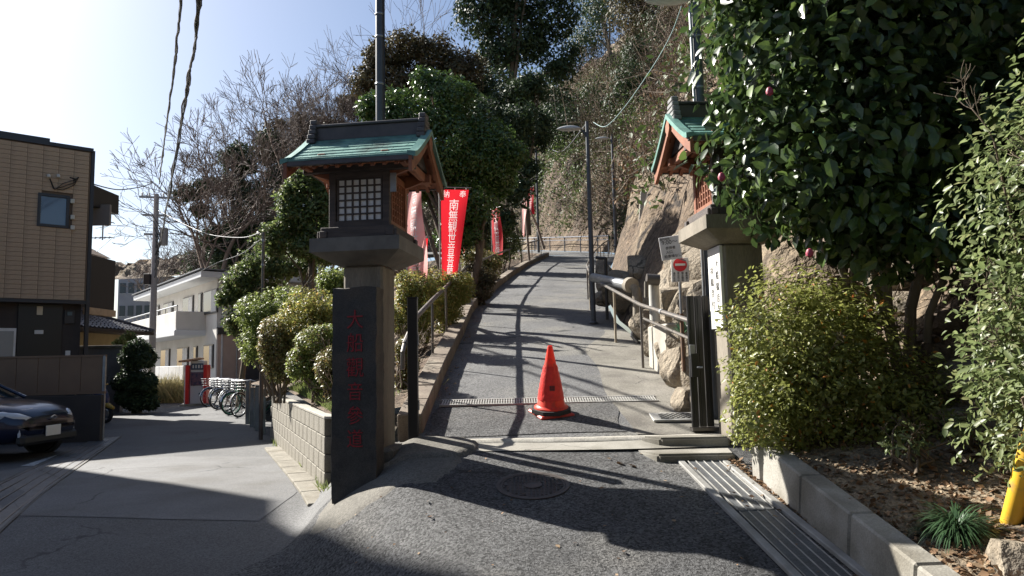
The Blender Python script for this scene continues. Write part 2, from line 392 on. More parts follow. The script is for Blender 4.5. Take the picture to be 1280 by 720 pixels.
# newer coarse asphalt of the forecourt, laid over the old street
def seamx(y): return -1.75 - .35 * (6.6 - y) - .5 * max(0, 5.2 - y) + .05 * noise.noise(Vector((0, y * 2, 3)))
mb = MB(); ny = 90
def fa(u, v):
    y = -2 + 8.6 * v; x = seamx(y) + (2.2 - seamx(y)) * u; return (x, y, G(x, y) + .008)
mb.grid(fa, 60, ny); tag(mb.build('forecourt_asphalt', asphalt_new, smooth=True, recalc=False), 'coarse dark asphalt in front of the gate', kind='structure')
pale = M('pale_street_asphalt', .10, .135, 1.2, .8, .5, 120, speck=(120, .3), bdist=.005, c3=(.08,.076,.07), s3=.7, crack=(.5, .01))
mb = MB()
def fl(u, v):
    y0 = 7.0; y = y0 + 4.2 * v; xl = -7.4 + .15 * (y - 9); xr = B(y) - .30 if y > 8.2 else -2.45  # pale surface carried farther left to paint in the sunlit band of road
    x = xl + (xr - xl) * u; y = y + .16 * (-2.4 - x) ; return (x, y, G(x, y) + .005)
mb.grid(fl, 30, 30); tag(mb.build('street_patch', pale, smooth=True, recalc=False), 'pale patched asphalt beside the block wall, widened to paint in the sunlit band', kind='structure')
# ramp
def ramp_z(x, y):
    return P(y) + .01 * math.sin(x * 2) + .008 * noise.noise(Vector((x, y, 1)))
def ramp_strip(name, lf, rf, y0, y1, st, nu, dz, mat, label):
    mb = MB(); n = int((y1 - y0) / st)
    def fn(u, v):
        y = y0 + (y1 - y0) * v; x = lf(y) + (rf(y) - lf(y)) * u; return (x, y, ramp_z(x, y) + dz)
    mb.grid(fn, nu, n); o = mb.build(name, mat, smooth=True, recalc=False); return tag(o, label, kind='structure')
strip_m = M('strip_concrete', (.22,.205,.175), (.15,.14,.115), 2.2, .85, .35, 60, speck=(110, .3), c3=(.11,.10,.085), s3=1.2, crack=(.9, .008))
ramp_strip('ramp', lambda y: Lx(y) - .05, lambda y: Rx(y) + .35, 6.66, 38, .2, 14, 0, asphalt_ramp, 'steep asphalt ramp climbing from the gate into the wooded hill')
ramp_strip('concrete_strip', lambda y: 1.08 + .04 * math.sin(y * 2.1) + .5 * sstep(10.5, 12.8, y), lambda y: Rx(y) + .34, 6.72, 12.8, .2, 8, .006, strip_m, 'pale concrete strip along the right side of the ramp')
Wb0, Wb1 = (ground_hit(px, py, lambda x, y: G(x, y) if y < 6.7 else P(y)) for px, py in ((952, 607), (1080, 724)))
_w = (Wb1 - Wb0); _wn = Vector((-_w.y, _w.x)).normalized(); _wn = _wn if _wn.x > 0 else -_wn
_we = [tuple((Wb0 + _w.normalized() * t).xy + _wn * .13) for t in (6.5, 3.2, 1.6, 0.0)]
OUT = _we + [(_we[-1][0], 6.2),(2.1,7.0),(2.2,7.6),(2.15,9.8),(2.05,13.8),(2.3,17.4),(2.95,22),(3.75,27),(4.8,33),(5.85,38),(5.75,41),(5.05,44.5),(4.0,48.5),(2.6,53.5),(.4,58.5),(-6,63),(-16,67),(-30,71),(-48,76)]
def resample(pts, st):
    out = []
    for (a, b) in zip(pts, pts[1:]):
        a = Vector(a); b = Vector(b); n = max(1, int((b - a).length / st))
        out += [a + (b - a) * (k / n) for k in range(n)]
    return out + [Vector(pts[-1])]
EDGE = resample(OUT, .25)
_tn = []
for i in range(len(EDGE)):
    a = EDGE[max(0, i - 12)]; b = EDGE[min(len(EDGE) - 1, i + 12)]; t = (b - a).normalized(); _tn.append(Vector((t.y, -t.x)))
# upper bend of the road
INN = resample([(2.05, 38), (1.6, 40), (0, 43), (-2, 46), (-6, 50), (-14, 54)], 1.0)
OUTB = resample([(5.6, 38), (5.6, 41), (4.95, 44.5), (3.9, 48.5), (2.5, 53.5), (.3, 58.4), (-6, 62.8), (-14, 66)], 1.0)
mb = MB()
def bend(u, v):
    a = INN[min(len(INN) - 1, int(v * (len(INN) - 1)))]; b = OUTB[min(len(OUTB) - 1, int(v * (len(OUTB) - 1)))]
    q = a + (b - a) * u; return (q.x, q.y, P(38) + .17 * (min(q.y, 60) - 38))
mb.grid(bend, 6, 24)
tag(mb.build('upper_road', asphalt_ramp, smooth=True, recalc=False), 'shaded upper bend of the ramp turning left', kind='structure')
# hillside right of and behind the ramp
def hill(i, u):
    e = EDGE[i]; n = _tn[i]; x = e.x + n.x * u; y = e.y + n.y * u
    zb = P(min(e.y, 60)) if e.y < 38 else P(38) + .17 * (min(e.y, 60) - 38)
    near = 1 - sstep(6.6, 8.0, e.y)
    nn = noise.fractal(Vector((x * .35, y * .35, 0)), 1.0, 2.0, 5) ; nf = noise.fractal(Vector((x * 1.6, y * 1.6, 5)), .9, 2.1, 4)
    steep = 2.1 * min(u, 3.0) + 1.05 * max(0, u - 3.0)
    if u > 34: steep = 2.1 * 3 + 1.05 * 31 + .2 * (u - 34)
    soft = .265 + .26 * min(u, 1.1) + 1.0 * max(0, u - 1.1)
    far = 1 - .78 * sstep(4, -30, e.x) if e.y > 50 else 1
    if e.y > 50: far = 1 - .78 * max(0, min(1, (2 - e.x) / 26))
    r = (near * soft + (1 - near) * steep) * far
    amp = min(1, u / 1.5)
    k = (1 - near)
    r += amp * (nn * (.2 + .75 * k) + nf * (.13 + .30 * k)) + min(1, u * 2) * abs(nf) * .2 * k
    rg = 1 - abs(noise.noise(Vector((x * 1.1 + 3, y * 1.1, zb * .8 + u)))) * 2.2; r += amp * k * .28 * max(0, rg) * (1 if u < 7 else .4) + amp * .07 * noise.noise(Vector((x * 5, y * 5, u * 4)))
    out = k * amp * (.5 * nn)
    return Vector((x - n.x * out, y - n.y * out, zb + max(0.02, r)))
US = [0, .12, .25, .4, .55, .7, .85, 1.0, 1.15, 1.3, 1.45, 1.6, 1.8, 2.0, 2.2, 2.4, 2.6, 2.8, 3.0, 3.25, 3.5, 3.8, 4.1, 4.4, 4.8, 5.5, 6.3, 7.2, 8.2, 9.5, 11, 13, 15, 17.5, 20, 24, 28, 34, 42, 60]
mb = MB(); nE = len(EDGE)
vs = [tuple(hill(i, u)) for i in range(nE) for u in US]; nu = len(US)
fs = [(i * nu + j, (i + 1) * nu + j, (i + 1) * nu + j + 1, i * nu + j + 1) for i in range(nE - 1) for j in range(nu - 1)]
me = D.meshes.new('hillside'); me.from_pydata(vs, [], fs); me.shade_smooth()
tag(link('hillside', me, hill_m), 'steep brown hillside of soil, roots and rock', kind='structure')
def hill_at(sy, u):                                     # sy = y along the edge line
    best = min(range(nE), key=lambda i: abs(EDGE[i].y - sy) + (0 if EDGE[i].x > -4 else 50)); return hill(best, u)
# planted bed left of ramp and wooded slope beyond
def bed_z(x, y):
    b = B(y); l = Lx(y) - .28; t = max(0, min(1, (x - b) / (l - b + 1e-6)))
    zt = P(min(y, 45)) + .06; zb = 1.0 + .04 * (min(y, 13) - 8.2) if y < 13 else max(.45, 1.19 - .1 * (y - 13))
    if y < 8.2: zb = .98
    return zb + (zt - zb) * (t ** 1.15) + .05 * noise.noise(Vector((x * 1.5, y * 1.5, 2))) * min(1, 4 * t * (1 - t))
mb = MB()
ysb = [6.78, 7.2, 7.7] + frange(8.2, 20, .4) + frange(21, 60, 1.5)
def bedp(u, j):
    y = ysb[j]; b = (B(y) + .10 if y > 8.15 else -1.15); l = Lx(y) - .26; x = b + (l - b) * u; return (x, y, bed_z(x, y))
nu = 24; vs = [bedp(i / nu, j) for j in range(len(ysb)) for i in range(nu + 1)]
fs = [(j * (nu + 1) + i, j * (nu + 1) + i + 1, (j + 1) * (nu + 1) + i + 1, (j + 1) * (nu + 1) + i) for j in range(len(ysb) - 1) for i in range(nu)]
me = D.meshes.new('planting_bed'); me.from_pydata(vs, [], fs); me.shade_smooth()
tag(link('planting_bed', me, soil), 'brown earth bed between the ramp and the block wall', kind='structure')
# kerb on the left of the ramp, one concrete block after another
kerb = T('ramp_kerb', 'long brown concrete kerb edging the left side of the ramp', 'kerb', (0, 0, 0))
y = 6.95
kerb_m = M('kerb_concrete', (.20,.16,.12), (.13,.10,.075), 3, .9, .4, 60, speck=(120, .2), c3=(.27,.235,.18), s3=1.4)
while y < 37.5:
    y2 = min(37.9, y + (.6 if y < 20 else 1.2)); a = Vector((Lx(y) - .14, y, P(y) + .05)); b = Vector((Lx(y2) - .14, y2, P(y2) + .05))
    mid = (a + b) / 2; mx = frame(mid, b - a)
    MB().box((0, 0, -.02 + random.uniform(-.006, .006)), ((b - a).length - .012, .24, .30), mx, .012).build('kerb_block', kerb_m, kerb, smooth=False)
    y = y2
# ------------------------------------------------------------------ the gate: two stone pillars with wooden lanterns
stone_dark = M('dark_granite', (.050,.047,.043), (.030,.028,.025), 6, .7, .25, 60, speck=(160, .3), c3=(.08,.062,.045), s3=2)
pillar_m = M('pillar_concrete', (.25,.22,.175), (.15,.13,.10), 2.2, .85, .35, 60, speck=(140, .15), c3=(.13,.115,.09), s3=2.4, stretch=(1.3, 1.3, .16))
red_ink = M('red_carved_paint', (.30,.012,.02), (.18,.01,.015), 30, .6)
lattice_m = wood_dark
def roof_z(t):                                           # t: 0 at ridge .. 1 at eave
    return .36 * (1 - t) ** 1.25 * .55 + .36 * (1 - t) * .45
def lantern(loc, rz, zb, label, glabel, shaft_h, side):
    """loc = centre of the shaft at the ground; heights measured from zb (underside of capital)"""
    t = T('lantern_pillar', label, 'lantern', loc, rz, 'lantern pillars of the gate'); h = zb - loc[2]
    w = .36
    MB().box((0, 0, h / 2 - .15), (w, w, h + .3), bev=.02).build('shaft', pillar_m, t)
    if side < 0: MB().box((.02, .03, .05), (.5, .5, .5), bev=.03).build('footing', concrete_dark, t)
    c = MB()                                             # capital, tapered underneath
    p0 = [(-.22,-.22),(.22,-.22),(.22,.22),(-.22,.22)]; q = .40
    p1 = [(-q,-q),(q,-q),(q,q),(-q,q)]
    vs = [(x, y, h) for x, y in p0] + [(x, y, h + .10) for x, y in p1] + [(x, y, h + .22) for x, y in p1]
    c.add(vs, [(3,2,1,0),(8,9,10,11)] + [(i,(i+1)%4,(i+1)%4+4,i+4) for i in range(4)] + [(i+4,(i+1)%4+4,(i+1)%4+8,i+8) for i in range(4)])
    c.build('capital', pillar_m if side > 0 else M('capital_stone', (.20,.185,.16), (.13,.12,.105), 4, .85, .3, 60), t)
    z = h + .22
    for i, sgn in enumerate((-1, 1)):                    # stacked base beams
        MB().box((0, sgn * .30, z + .035), (.72, .07, .07), bev=.006).build('base_beam', wood_dark, t)
        MB().box((sgn * .30, 0, z + .04), (.07, .70, .062), bev=.006).build('base_beam', wood_dark, t)
    MB().box((0, 0, z + .085), (.66, .66, .04), bev=.006).build('base_board', wood_dark, t)
    z0 = z + .105; z1 = z0 + .50; hw = .275
    for sx in (-1, 1):
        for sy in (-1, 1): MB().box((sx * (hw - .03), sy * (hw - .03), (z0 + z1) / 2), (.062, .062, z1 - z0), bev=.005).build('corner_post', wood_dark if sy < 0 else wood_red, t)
    for k in range(4):                                   # four lattice windows
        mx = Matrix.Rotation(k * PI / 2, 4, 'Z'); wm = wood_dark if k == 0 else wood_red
        fr = MB()
        for zz, hh in ((z0 + .03, .06), (z1 - .03, .06)): fr.box((0, -hw + .02, zz), (2 * hw - .12, .035, hh), mx)
        fo = fr.build('window_frame', wm, t)
        MB().box((0, -hw + .036, (z0 + z1) / 2), (2 * hw - .13, .004, z1 - z0 - .12), mx).build('paper_pane', paper, fo)
        if k in (0, 1, 3):
            for a in range(7):
                xx = -.20 + .40 * a / 6
                MB().box((xx, -hw + .024, (z0 + z1) / 2), (.013, .018, z1 - z0 - .12), mx).build('lattice_bar', wm, fo, smooth=False)
                zz = z0 + .062 + (z1 - z0 - .124) * a / 6
                MB().box((0, -hw + .0285, zz), (.42, .014, .013), mx).build('lattice_bar', wm, fo, smooth=False)
    # head beams
    for sy in (-1, 1):
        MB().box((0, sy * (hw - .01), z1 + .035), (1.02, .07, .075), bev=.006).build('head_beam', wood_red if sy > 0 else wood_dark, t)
        MB().box((0, sy * .42, z1 + .05), (1.06, .045, .05), bev=.005).build('eave_beam', wood_red, t)
    for sx in (-1, 1):
        MB().box((sx * (hw + .01), 0, z1 + .10), (.07, .86, .07), bev=.006).build('cross_beam', wood_red, t)
        MB().box((sx * .44, 0, z1 + .045), (.055, .92, .075), bev=.006).build('cross_beam', wood_red, t)
        for sy in (-1, 1):
            a = MB()
            pts = [(hw, -.06), (.44, -.005), (.44, .02), (hw, .06)]
            v = [(sx * x, sy * .235 - .02, z1 + zz) for x, zz in pts] + [(sx * x, sy * .235 + .02, z1 + zz) for x, zz in pts]
            a.add(v, [(0,1,2,3),(7,6,5,4)] + [(i,(i+1)%4,(i+1)%4+4,i+4) for i in range(4)]); a.build('bracket', wood_red, t)
    # roof: concave gable, ridge along local x
    ze = z1 + .03; hx = .565; dy = .55
    def prof(n, sgn, off=0):
        return [(sgn * dy * (k / n), ze + roof_z(k / n) + off) for k in range(n + 1)]
    for sgn in (-1, 1):
        under = MB(); pr = prof(10, sgn)
        v = []; n = len(pr)
        for x in (-hx + .02, hx - .02):
            v += [(x, y, z_) for y, z_ in pr] + [(x, y, z_ - .03) for y, z_ in pr]
        f = [(i, i + 1, 2 * n + i + 1, 2 * n + i) for i in range(n - 1)] + [(n + i, 2*n + n + i, 2*n + n + i + 1, n + i + 1) for i in range(n - 1)]
        f += [(n - 1, 2*n - 1, 4*n - 1, 3*n - 1)] + [(i, n + i, n + i + 1, i + 1) for i in range(n - 1)] + [(2*n+i, 2*n+i+1, 3*n+i+1, 3*n+i) for i in range(n - 1)]
        under.add(v, f); under.build('roof_board', wood_red, t)
        # copper sheets in courses
        rows = 7; rs = random.Random(3)
        for r in range(rows):
            ta, tb = r / rows, (r + 1) / rows + .012
            cols = 5; off = (r % 2) * .5
            for c_ in range(-1, cols + 1):
                xa = -hx + (c_ + off) * 2 * hx / cols; xb = xa + 2 * hx / cols - .004
                xa = max(xa, -hx); xb = min(xb, hx)
                if xb - xa < .03: continue
                k = []
                for tt, lift in ((ta, .016), ((ta + tb) / 2, .020), (tb, .025)):
                    k.append((sgn * dy * tt * 1.02, ze + roof_z(min(tt, 1)) + lift))
                v = []
                for x in (xa, xb): v += [(x, y, z_) for y, z_ in k] + [(x, y, z_ - .018) for y, z_ in k]
                MB().add(v, [(0,1,7,6),(1,2,8,7),(3,9,10,4),(4,10,11,5),(2,5,11,8),(0,3,4,1),(1,4,5,2),(6,7,10,9),(7,8,11,10)]).build('copper_sheet', copper, t, smooth=False)
        MB().box((0, sgn * (dy + .0), ze - .012), (2 * hx + .02, .03, .045), bev=.004).build('eave_board', ridge_m, t)
        for k in range(11):                              # rafters
            x = -.52 + 1.04 * k / 10; m_ = MB(); v = []
            for tt in (.30, .62, .95):
                y = sgn * dy * tt; z_ = ze + roof_z(tt) - .032
                v += [(x - .016, y, z_), (x + .016, y, z_), (x + .016, y, z_ - .04), (x - .016, y, z_ - .04)]
            m_.add(v, [(0,1,2,3),(11,10,9,8)] + [(b*4+i, b*4+(i+1)%4, b*4+4+(i+1)%4, b*4+4+i) for b in (0,1) for i in range(4)])
            m_.build('rafter', wood_red, t, smooth=False)
    for sx in (-1, 1):                                   # bargeboards following the curve
        for sgn in (-1, 1):
            v = []; n = 9; m_ = MB()
            for k in range(n + 1):
                tt = k / n * 1.03; y = sgn * dy * tt; z_ = ze + roof_z(min(1, tt)) - (.0 if tt <= 1 else .006)
                dd = .10 + .03 * (k / n)
                v += [(sx * (hx - .03), y, z_ + .002), (sx * hx, y, z_ + .002), (sx * hx, y, z_ - dd), (sx * (hx - .03), y, z_ - dd)]
            m_.add(v, [(0,1,2,3),(4*n+3,4*n+2,4*n+1,4*n)] + [(b*4+i, b*4+(i+1)%4, b*4+4+(i+1)%4, b*4+4+i) for b in range(n) for i in range(4)])
            m_.build('bargeboard', wood_red, t)
            v = []; m_ = MB()
            for k in range(n + 1):                       # copper edge strip over the bargeboard
                tt = k / n * 1.04; y = sgn * dy * tt; z_ = ze + roof_z(min(1, tt)) + .006
                v += [(sx * (hx - .04), y, z_ + .036), (sx * (hx + .03), y, z_ + .026), (sx * (hx + .03), y, z_ - .02), (sx * (hx - .04), y, z_)]
            m_.add(v, [(0,1,2,3),(4*n+3,4*n+2,4*n+1,4*n)] + [(b*4+i, b*4+(i+1)%4, b*4+4+(i+1)%4, b*4+4+i) for b in range(n) for i in range(4)])
            m_.build('edge_flashing', copper, t)
        pend = MB(); pts = [(-.05, .0), (.05, .0), (.06, -.10), (0, -.17), (-.06, -.10)]
        v = [(sx * (hx - .005), y, ze + .34 + z_) for y, z_ in pts] + [(sx * (hx + .02), y, ze + .34 + z_) for y, z_ in pts]
        pend.add(v, [(0,1,2,3,4),(9,8,7,6,5)] + [(i,(i+1)%5,(i+1)%5+5,i+5) for i in range(5)]); pend.build('gable_pendant', wood_red, t)
        g = MB(); v = [(sx * .47, -.30, z1 + .1), (sx * .47, .30, z1 + .1), (sx * .47, 0, ze + .31)]
        v += [(x * .94, y, z_) for x, y, z_ in v]; g.add(v, [(0,1,2),(5,4,3),(0,1,4,3),(1,2,5,4),(2,0,3,5)]); g.build('gable_panel', wood_dark, t)
    zr = ze + .345
    MB().box((0, 0, zr + .06), (1.0, .10, .13), bev=.008).build('ridge', ridge_m, t)
    MB().box((0, 0, zr + .135), (1.04, .14, .025), bev=.006).build('ridge_cap', ridge_m, t)
    for sx in (-1, 1):
        m_ = MB(); x = sx * .52
        for k, (wd, hh, yy) in enumerate(((.26, .05, 0), (.23, .05, .05), (.19, .05, .10), (.16, .05, .15), (.13, .05, .20))):
            m_.box((x, 0, zr - .05 + yy + .025), (.08 - .004 * k, wd, hh - .004), bev=.008)
        m_.build('ridge_end', ridge_m if side < 0 else M('pale_ridge_end', (.30,.30,.29), (.16,.16,.16), 7, .5), t)
    return t, h, z0, z1
LPx = at(457, 450, 6.3); LPL = (LPx.x - .0, 6.48, G(LPx.x, 6.3) - .05)
lt, lh, lz0, lz1 = lantern(LPL, math.radians(-8), 2.47, 'left stone gate pillar with dark lattice lantern and mossy copper roof, behind the red-lettered slab', '', 2, -1)
MB().box((.315, -.283, lz0 + .38), (.055, .01, .17), bev=.002).build('name_plate', steel, lt)
RPL = (2.05, 6.52, .62)
rt, rh, rz0, rz1 = lantern(RPL, math.radians(4), 2.60, 'right stone gate pillar with reddish wooden lantern, half hidden by the camellia', '', 2, 1)
# name slab, carved and painted red
sl = T('name_slab', 'tall dark stone slab with red carved characters before the left gate pillar', 'stone slab', (at(446, 500, 6.06).x, 6.1, G(-1.3, 6.1) - .12), math.radians(-11))
sh = 2.25 - sl.location.z
def slabpt(u, v, s):
    w_ = .195; x = (-w_ + 2 * w_ * u); n_ = noise.noise(Vector((u * 9, v * 14, s))) * .006
    return x, n_
m_ = MB(); NX, NZ = 10, 40
ring = []
for j in range(NZ + 1):
    z_ = sh * j / NZ; row = []
    for (x, y) in [(-.195 + .39 * i / NX, -.08) for i in range(NX + 1)] + [(.195, -.08 + .17 * i / 4) for i in range(1, 4)] + [(.195 - .39 * i / 4, .09) for i in range(5)] + [(-.195, .09 - .17 * i / 3) for i in range(1, 3)]:
        e = 1 if (abs(x) > .19) else .25
        nx_ = noise.noise(Vector((x * 8, y * 20, z_ * 12))) * .012 * e; top = (j == NZ) * noise.noise(Vector((x * 6, y * 6, 0))) * .03
        row.append((x + nx_ * (1 if x > 0 else -1), y + noise.noise(Vector((x * 8, 4, z_ * 8))) * .002, z_ + top))
    ring.append(row)
n = len(ring[0]); v = [p for r in ring for p in r]
f = [(j * n + i, j * n + (i + 1) % n, (j + 1) * n + (i + 1) % n, (j + 1) * n + i) for j in range(NZ) for i in range(n)] + [tuple(NZ * n + i for i in range(n))]
m_.add(v, f); m_.build('slab', stone_dark, sl)
for k, (ch, py, sz) in enumerate((('大', 401, .17), ('船', 430, .17), ('觀', 461, .175), ('音', 491, .16), ('參', 521, .16), ('道', 550, .16))):
    me = text_mesh(ch, sz, .003, width=.92)
    q = at(446, py, 6.02); o = link('carved_character', me, red_ink, sl); o.location = (.01, -.0835, q.z - sl.location.z); o.rotation_euler = (PI / 2, 0, 0)
# apron of rough concrete around slab and pillar
apm = M('apron_concrete', (.145,.135,.115), (.095,.088,.073), 3, .9, .6, 40, speck=(90, .3), c3=(.18,.165,.14), s3=1.5, crack=(1.6, .02))
def apron(name, cx, cy, rx, ry, dz, label, mat=None, seed=0, p=2.6):
    m_ = MB(); nr, na = 8, 96; v = [(cx, cy, G(cx, cy) + dz)]
    for r in range(1, nr + 1):
        for a in range(na):
            th = 2 * PI * a / na; rr = r / nr * (1 + .14 * noise.noise(Vector((math.cos(th) * 2, math.sin(th) * 2, seed))) + .07 * noise.noise(Vector((math.cos(th) * 9, math.sin(th) * 9, seed))))
            c_, s_ = math.cos(th), math.sin(th)
            x = cx + rx * rr * abs(c_) ** (2 / p) * (1 if c_ > 0 else -1); y = cy + ry * rr * abs(s_) ** (2 / p) * (1 if s_ > 0 else -1)
            v.append((x, y, G(x, y) + (dz if r < nr else -.02) * (1 if r < nr - 1 else .85 if r == nr - 1 else 1)))
    f = [(0, 1 + a, 1 + (a + 1) % na) for a in range(na)] + [(1 + (r - 1) * na + a, 1 + r * na + a, 1 + r * na + (a + 1) % na, 1 + (r - 1) * na + (a + 1) % na) for r in range(1, nr) for a in range(na)]
    m_.add(v, f); return tag(m_.build(name, mat or apm, smooth=True), label, kind='structure')
apron('concrete_apron', -1.06, 6.14, .66, .60, .022, 'low rough concrete apron round the foot of the slab')
apron('concrete_apron_upper', -.80, 6.44, .50, .30, .05, 'upper lobe of concrete beside the left gate pillar', seed=4)
# threshold strip of the gate
m_ = MB(); m_.grid(lambda u, v: (-.80 + 2.68 * u, 6.56 + .13 * v + .02 * math.sin(u * 9), P(6.62) + .028 - (.03 if v in (0, 1) else 0)), 24, 4)
tag(m_.build('gate_threshold', M('worn_threshold', (.42,.40,.35), (.30,.28,.24), 6, .8, .3, 50, speck=(90, .2)), smooth=True, recalc=False), 'pale worn concrete threshold across the gateway', kind='structure')
m_ = MB(); m_.grid(lambda u, v: (-.75 + 2.5 * u, 6.30 + .27 * v + .03 * math.sin(u * 7) * (1 - v), P(6.43 + .2 * (v - .5)) + .016), 24, 3)
tag(m_.build('forecourt_slab', concrete, smooth=True, recalc=False), 'grey cement band in front of the threshold', kind='structure')
# sliding gate post and folded gate leaf
a0 = at(517, 550, 6.72)
gp = T('gate_post', 'square black steel gate post left of the ramp', 'gate post', (a0.x, 6.72, P(6.72) - .03))
MB().box((0, 0, .67), (.092, .075, 1.34), bev=.004).build('post', black_paint, gp)
MB().box((0, 0, 1.345), (.098, .08, .012)).build('post_cap', black_paint, gp)
for zz in (.35, .95): MB().box((.05, 0, zz), (.012, .045, .09), bev=.002).build('latch_keep', steel, gp)
gl = T('folded_gate', 'black steel gate folded open against the right pillar', 'gate', (1.76, 6.78, P(6.78)))
for i in range(3):
    x = -.085 + .075 * i; g = MB()
    g.box((x, .0 + .02 * i, .66), (.062, .045, 1.22), bev=.004); g.build('gate_leaf', black_paint, gl)
    MB().box((x, -.026 + .02 * i, .66), (.012, .008, 1.18)).build('gate_rib', black_paint, gl)
MB().box((-.075, -.04, .62), (.075, .05, .22), bev=.005).build('lock_box', black_paint, gl)
MB().box((-.095, -.052, .76), (.05, .02, .10), bev=.004).build('lock_plate', steel, gl)
MB().tube([(-.06, -.06, .60), (-.06, -.10, .60), (-.02, -.11, .60)], .009, 8).build('lock_handle', steel, gl)
MB().box((0, .02, .03), (.24, .12, .03)).build('gate_shoe', steel_dark, gl)
# white board with lettering on the inner face of the right pillar
wb = T('pillar_board', 'tall white board with black lettering on the right gate pillar', 'sign', (1.855, 6.50, 2.22), math.radians(4))
MB().box((0, 0, 0), (.03, .31, .74), bev=.004).build('board', white_paint, wb)
ink = M('black_ink', .03, rough=.6)
for col, txt in ((.075, '大船観音寺'), (-.06, '拝観受付')):
    me = text_mesh('\n'.join(txt), .082, .001, 1.25); o = link('lettering', me, ink, wb); o.location = (-.0165, -col, 0); o.rotation_euler = (PI / 2, 0, -PI / 2)
# notice boards on the pole
sp_x = at(853, 420, 7.75).x
sg = T('no_entry_sign', 'no-entry sign with red disc and small black lettering on a steel pole', 'sign', (sp_x, 7.75, 1.45))
MB().tube([(0, 0, 0), (0, 0, 1.22)], .017, 12).build('pole', steel, sg)
MB().tube([(0, 0, 0), (0, 0, .62)], .022, 12).build('pole_sleeve', M('rusty_sleeve', (.2,.11,.06), (.12,.08,.06), 12, .8), sg)
zc = at(852, 337, 7.7).z - 1.45
pn = MB().box((0, -.03, zc), (.19, .012, .265), bev=.003).build('panel', white_paint, sg)
d = MB(); d.lathe([(0, .003), (.073, .003), (.073, -.003)], 32, mx=Matrix.Translation((0, -.04, zc + .055)) @ Matrix.Rotation(PI / 2, 4, 'X')); d.build('red_disc', M('sign_red', (.62,.02,.03), rough=.4), sg)
MB().box((0, -.047, zc + .055), (.11, .006, .024)).build('white_bar', white_paint, sg)
for i, txt in enumerate(('車両進入', '禁止関係', '者以外の', '通行止め')):
    me = text_mesh('\n'.join(txt), .026, .001, 1.0); o = link('lettering', me, ink, sg); o.location = (.066 - .044 * i, -.038, zc - .078); o.rotation_euler = (PI / 2, 0, 0)
ob = T('opening_hours_board', 'white tilted notice reading 9:00 above the no-entry sign', 'notice board', (at(838, 310, 7.6).x, 7.6, at(838, 310, 7.6).z), 0)
ob.rotation_euler = (0, math.radians(-7), math.radians(-6))
MB().box((0, 0, 0), (.215, .012, .25), bev=.003).build('board', white_paint, ob)
for txt, x, z_, s_ in (('開門時間', -.045, .098, .026), ('9:00～', .0, .062, .062), ('参拝者', -.0, .0, .036), ('入口', -.02, -.045, .036), ('駐車場なし', .012, -.09, .036)):
    me = text_mesh(txt, s_, .001); o = link('lettering', me, ink, ob); o.location = (x, -.008, z_); o.rotation_euler = (PI / 2, 0, 0)
MB().tube([(.03, .012, -.1), (.14, .02, -.16)], .008, 6).build('bracket', steel, ob)
# ------------------------------------------------------------------ ground fittings
def on_drive(px, py): return ground_hit(px, py, lambda x, y: G(x, y) if y < 6.7 else P(y))
q = on_drive(666, 609)
slope_m = Matrix.Rotation(math.atan(.2), 4, 'X')
mh = T('manhole_cover', 'round rusty iron manhole cover with studded pattern in the asphalt', 'manhole cover', (q.x, q.y, G(q.x, q.y) + .012)); mh.rotation_euler = (math.atan(.2), 0, 0)
R = .245
MB().lathe([(R + .03, -.02), (R + .03, .004), (R + .004, .004), (R + .004, -.012)], 48).build('ring', iron, mh)
MB().lathe([(0, -.004), (R, -.004), (R, .003), (R - .014, .003), (R - .014, -.002)], 48).build('lid', iron, mh)
k = 0
st = MB()
for i in range(-7, 8):
    for j in range(-7, 8):
        x, y = i * .031, j * .031
        if .085 < math.hypot(x, y) < R - .025: st.box((x, y, .001), (.019, .019, .008), rotz(0), .002)
st.build('studs', iron, mh)
MB().lathe([(.0, .0), (.055, .003), (.055, .006), (.07, .006), (.07, -.003)], 24).build('boss', iron, mh)
for s_ in (-1, 1): MB().box((s_ * .2, 0, .003), (.03, .018, .006)).build('key_hole', black_paint, mh)
# trench grate across the ramp
gm = M('galvanised_grate', (.50,.49,.46), (.36,.35,.32), 10, .55, metal=.35)
def tilt_thing(o): o.rotation_euler.x = math.atan(.2); return o
yg = 7.98; tg = tilt_thing(T('trench_grate', 'long narrow steel drain grate crossing the ramp behind the cone', 'drain grate', (0, yg, P(yg) + .012)))
gx0, gx1 = -.80, at(820, 505, yg).x
MB().box(((gx0 + gx1) / 2, .0, -.018), (gx1 - gx0, .20, .012)).build('channel', black_paint, tg)
for s_ in (-1, 1): MB().box(((gx0 + gx1) / 2, s_ * .105, .0), (gx1 - gx0 + .03, .018, .022)).build('side_rail', gm, tg)
bar = MB().box((0, 0, 0), (.011, .19, .02)).mesh('grate_bar', False); bar.materials.append(gm)
nb = 84
for i in range(nb):
    o = link('grate_bar', bar, gm, tg); o.location = (gx0 + (gx1 - gx0) * (i + .5) / nb, 0, -.001)
for s_ in (-.033, .033): MB().box(((gx0 + gx1) / 2, s_, -.002), (gx1 - gx0, .01, .016)).build('long_bar', gm, tg)
q = on_drive(847, 533); sgp = tilt_thing(T('drain_cover', 'small square perforated steel drain cover by the folded gate', 'drain cover', (1.60, 7.22, P(7.22) + .022)))
MB().box((0, 0, 0), (.50, .26, .02), bev=.003).build('plate', gm, sgp)
MB().box((0.01, 0, .0075), (.36, .19, .008)).build('recess', black_paint, sgp)
cell = MB().box((0, 0, 0), (.022, .012, .008)).mesh('cross_bar', False); cell.materials.append(gm)
for i in range(14):
    for j in range(7):
        if (i + j) % 2: o = link('cross_bar', cell, gm, sgp); o.location = (.01 - .17 + .34 * i / 13, -.085 + .17 * j / 6, .0125)
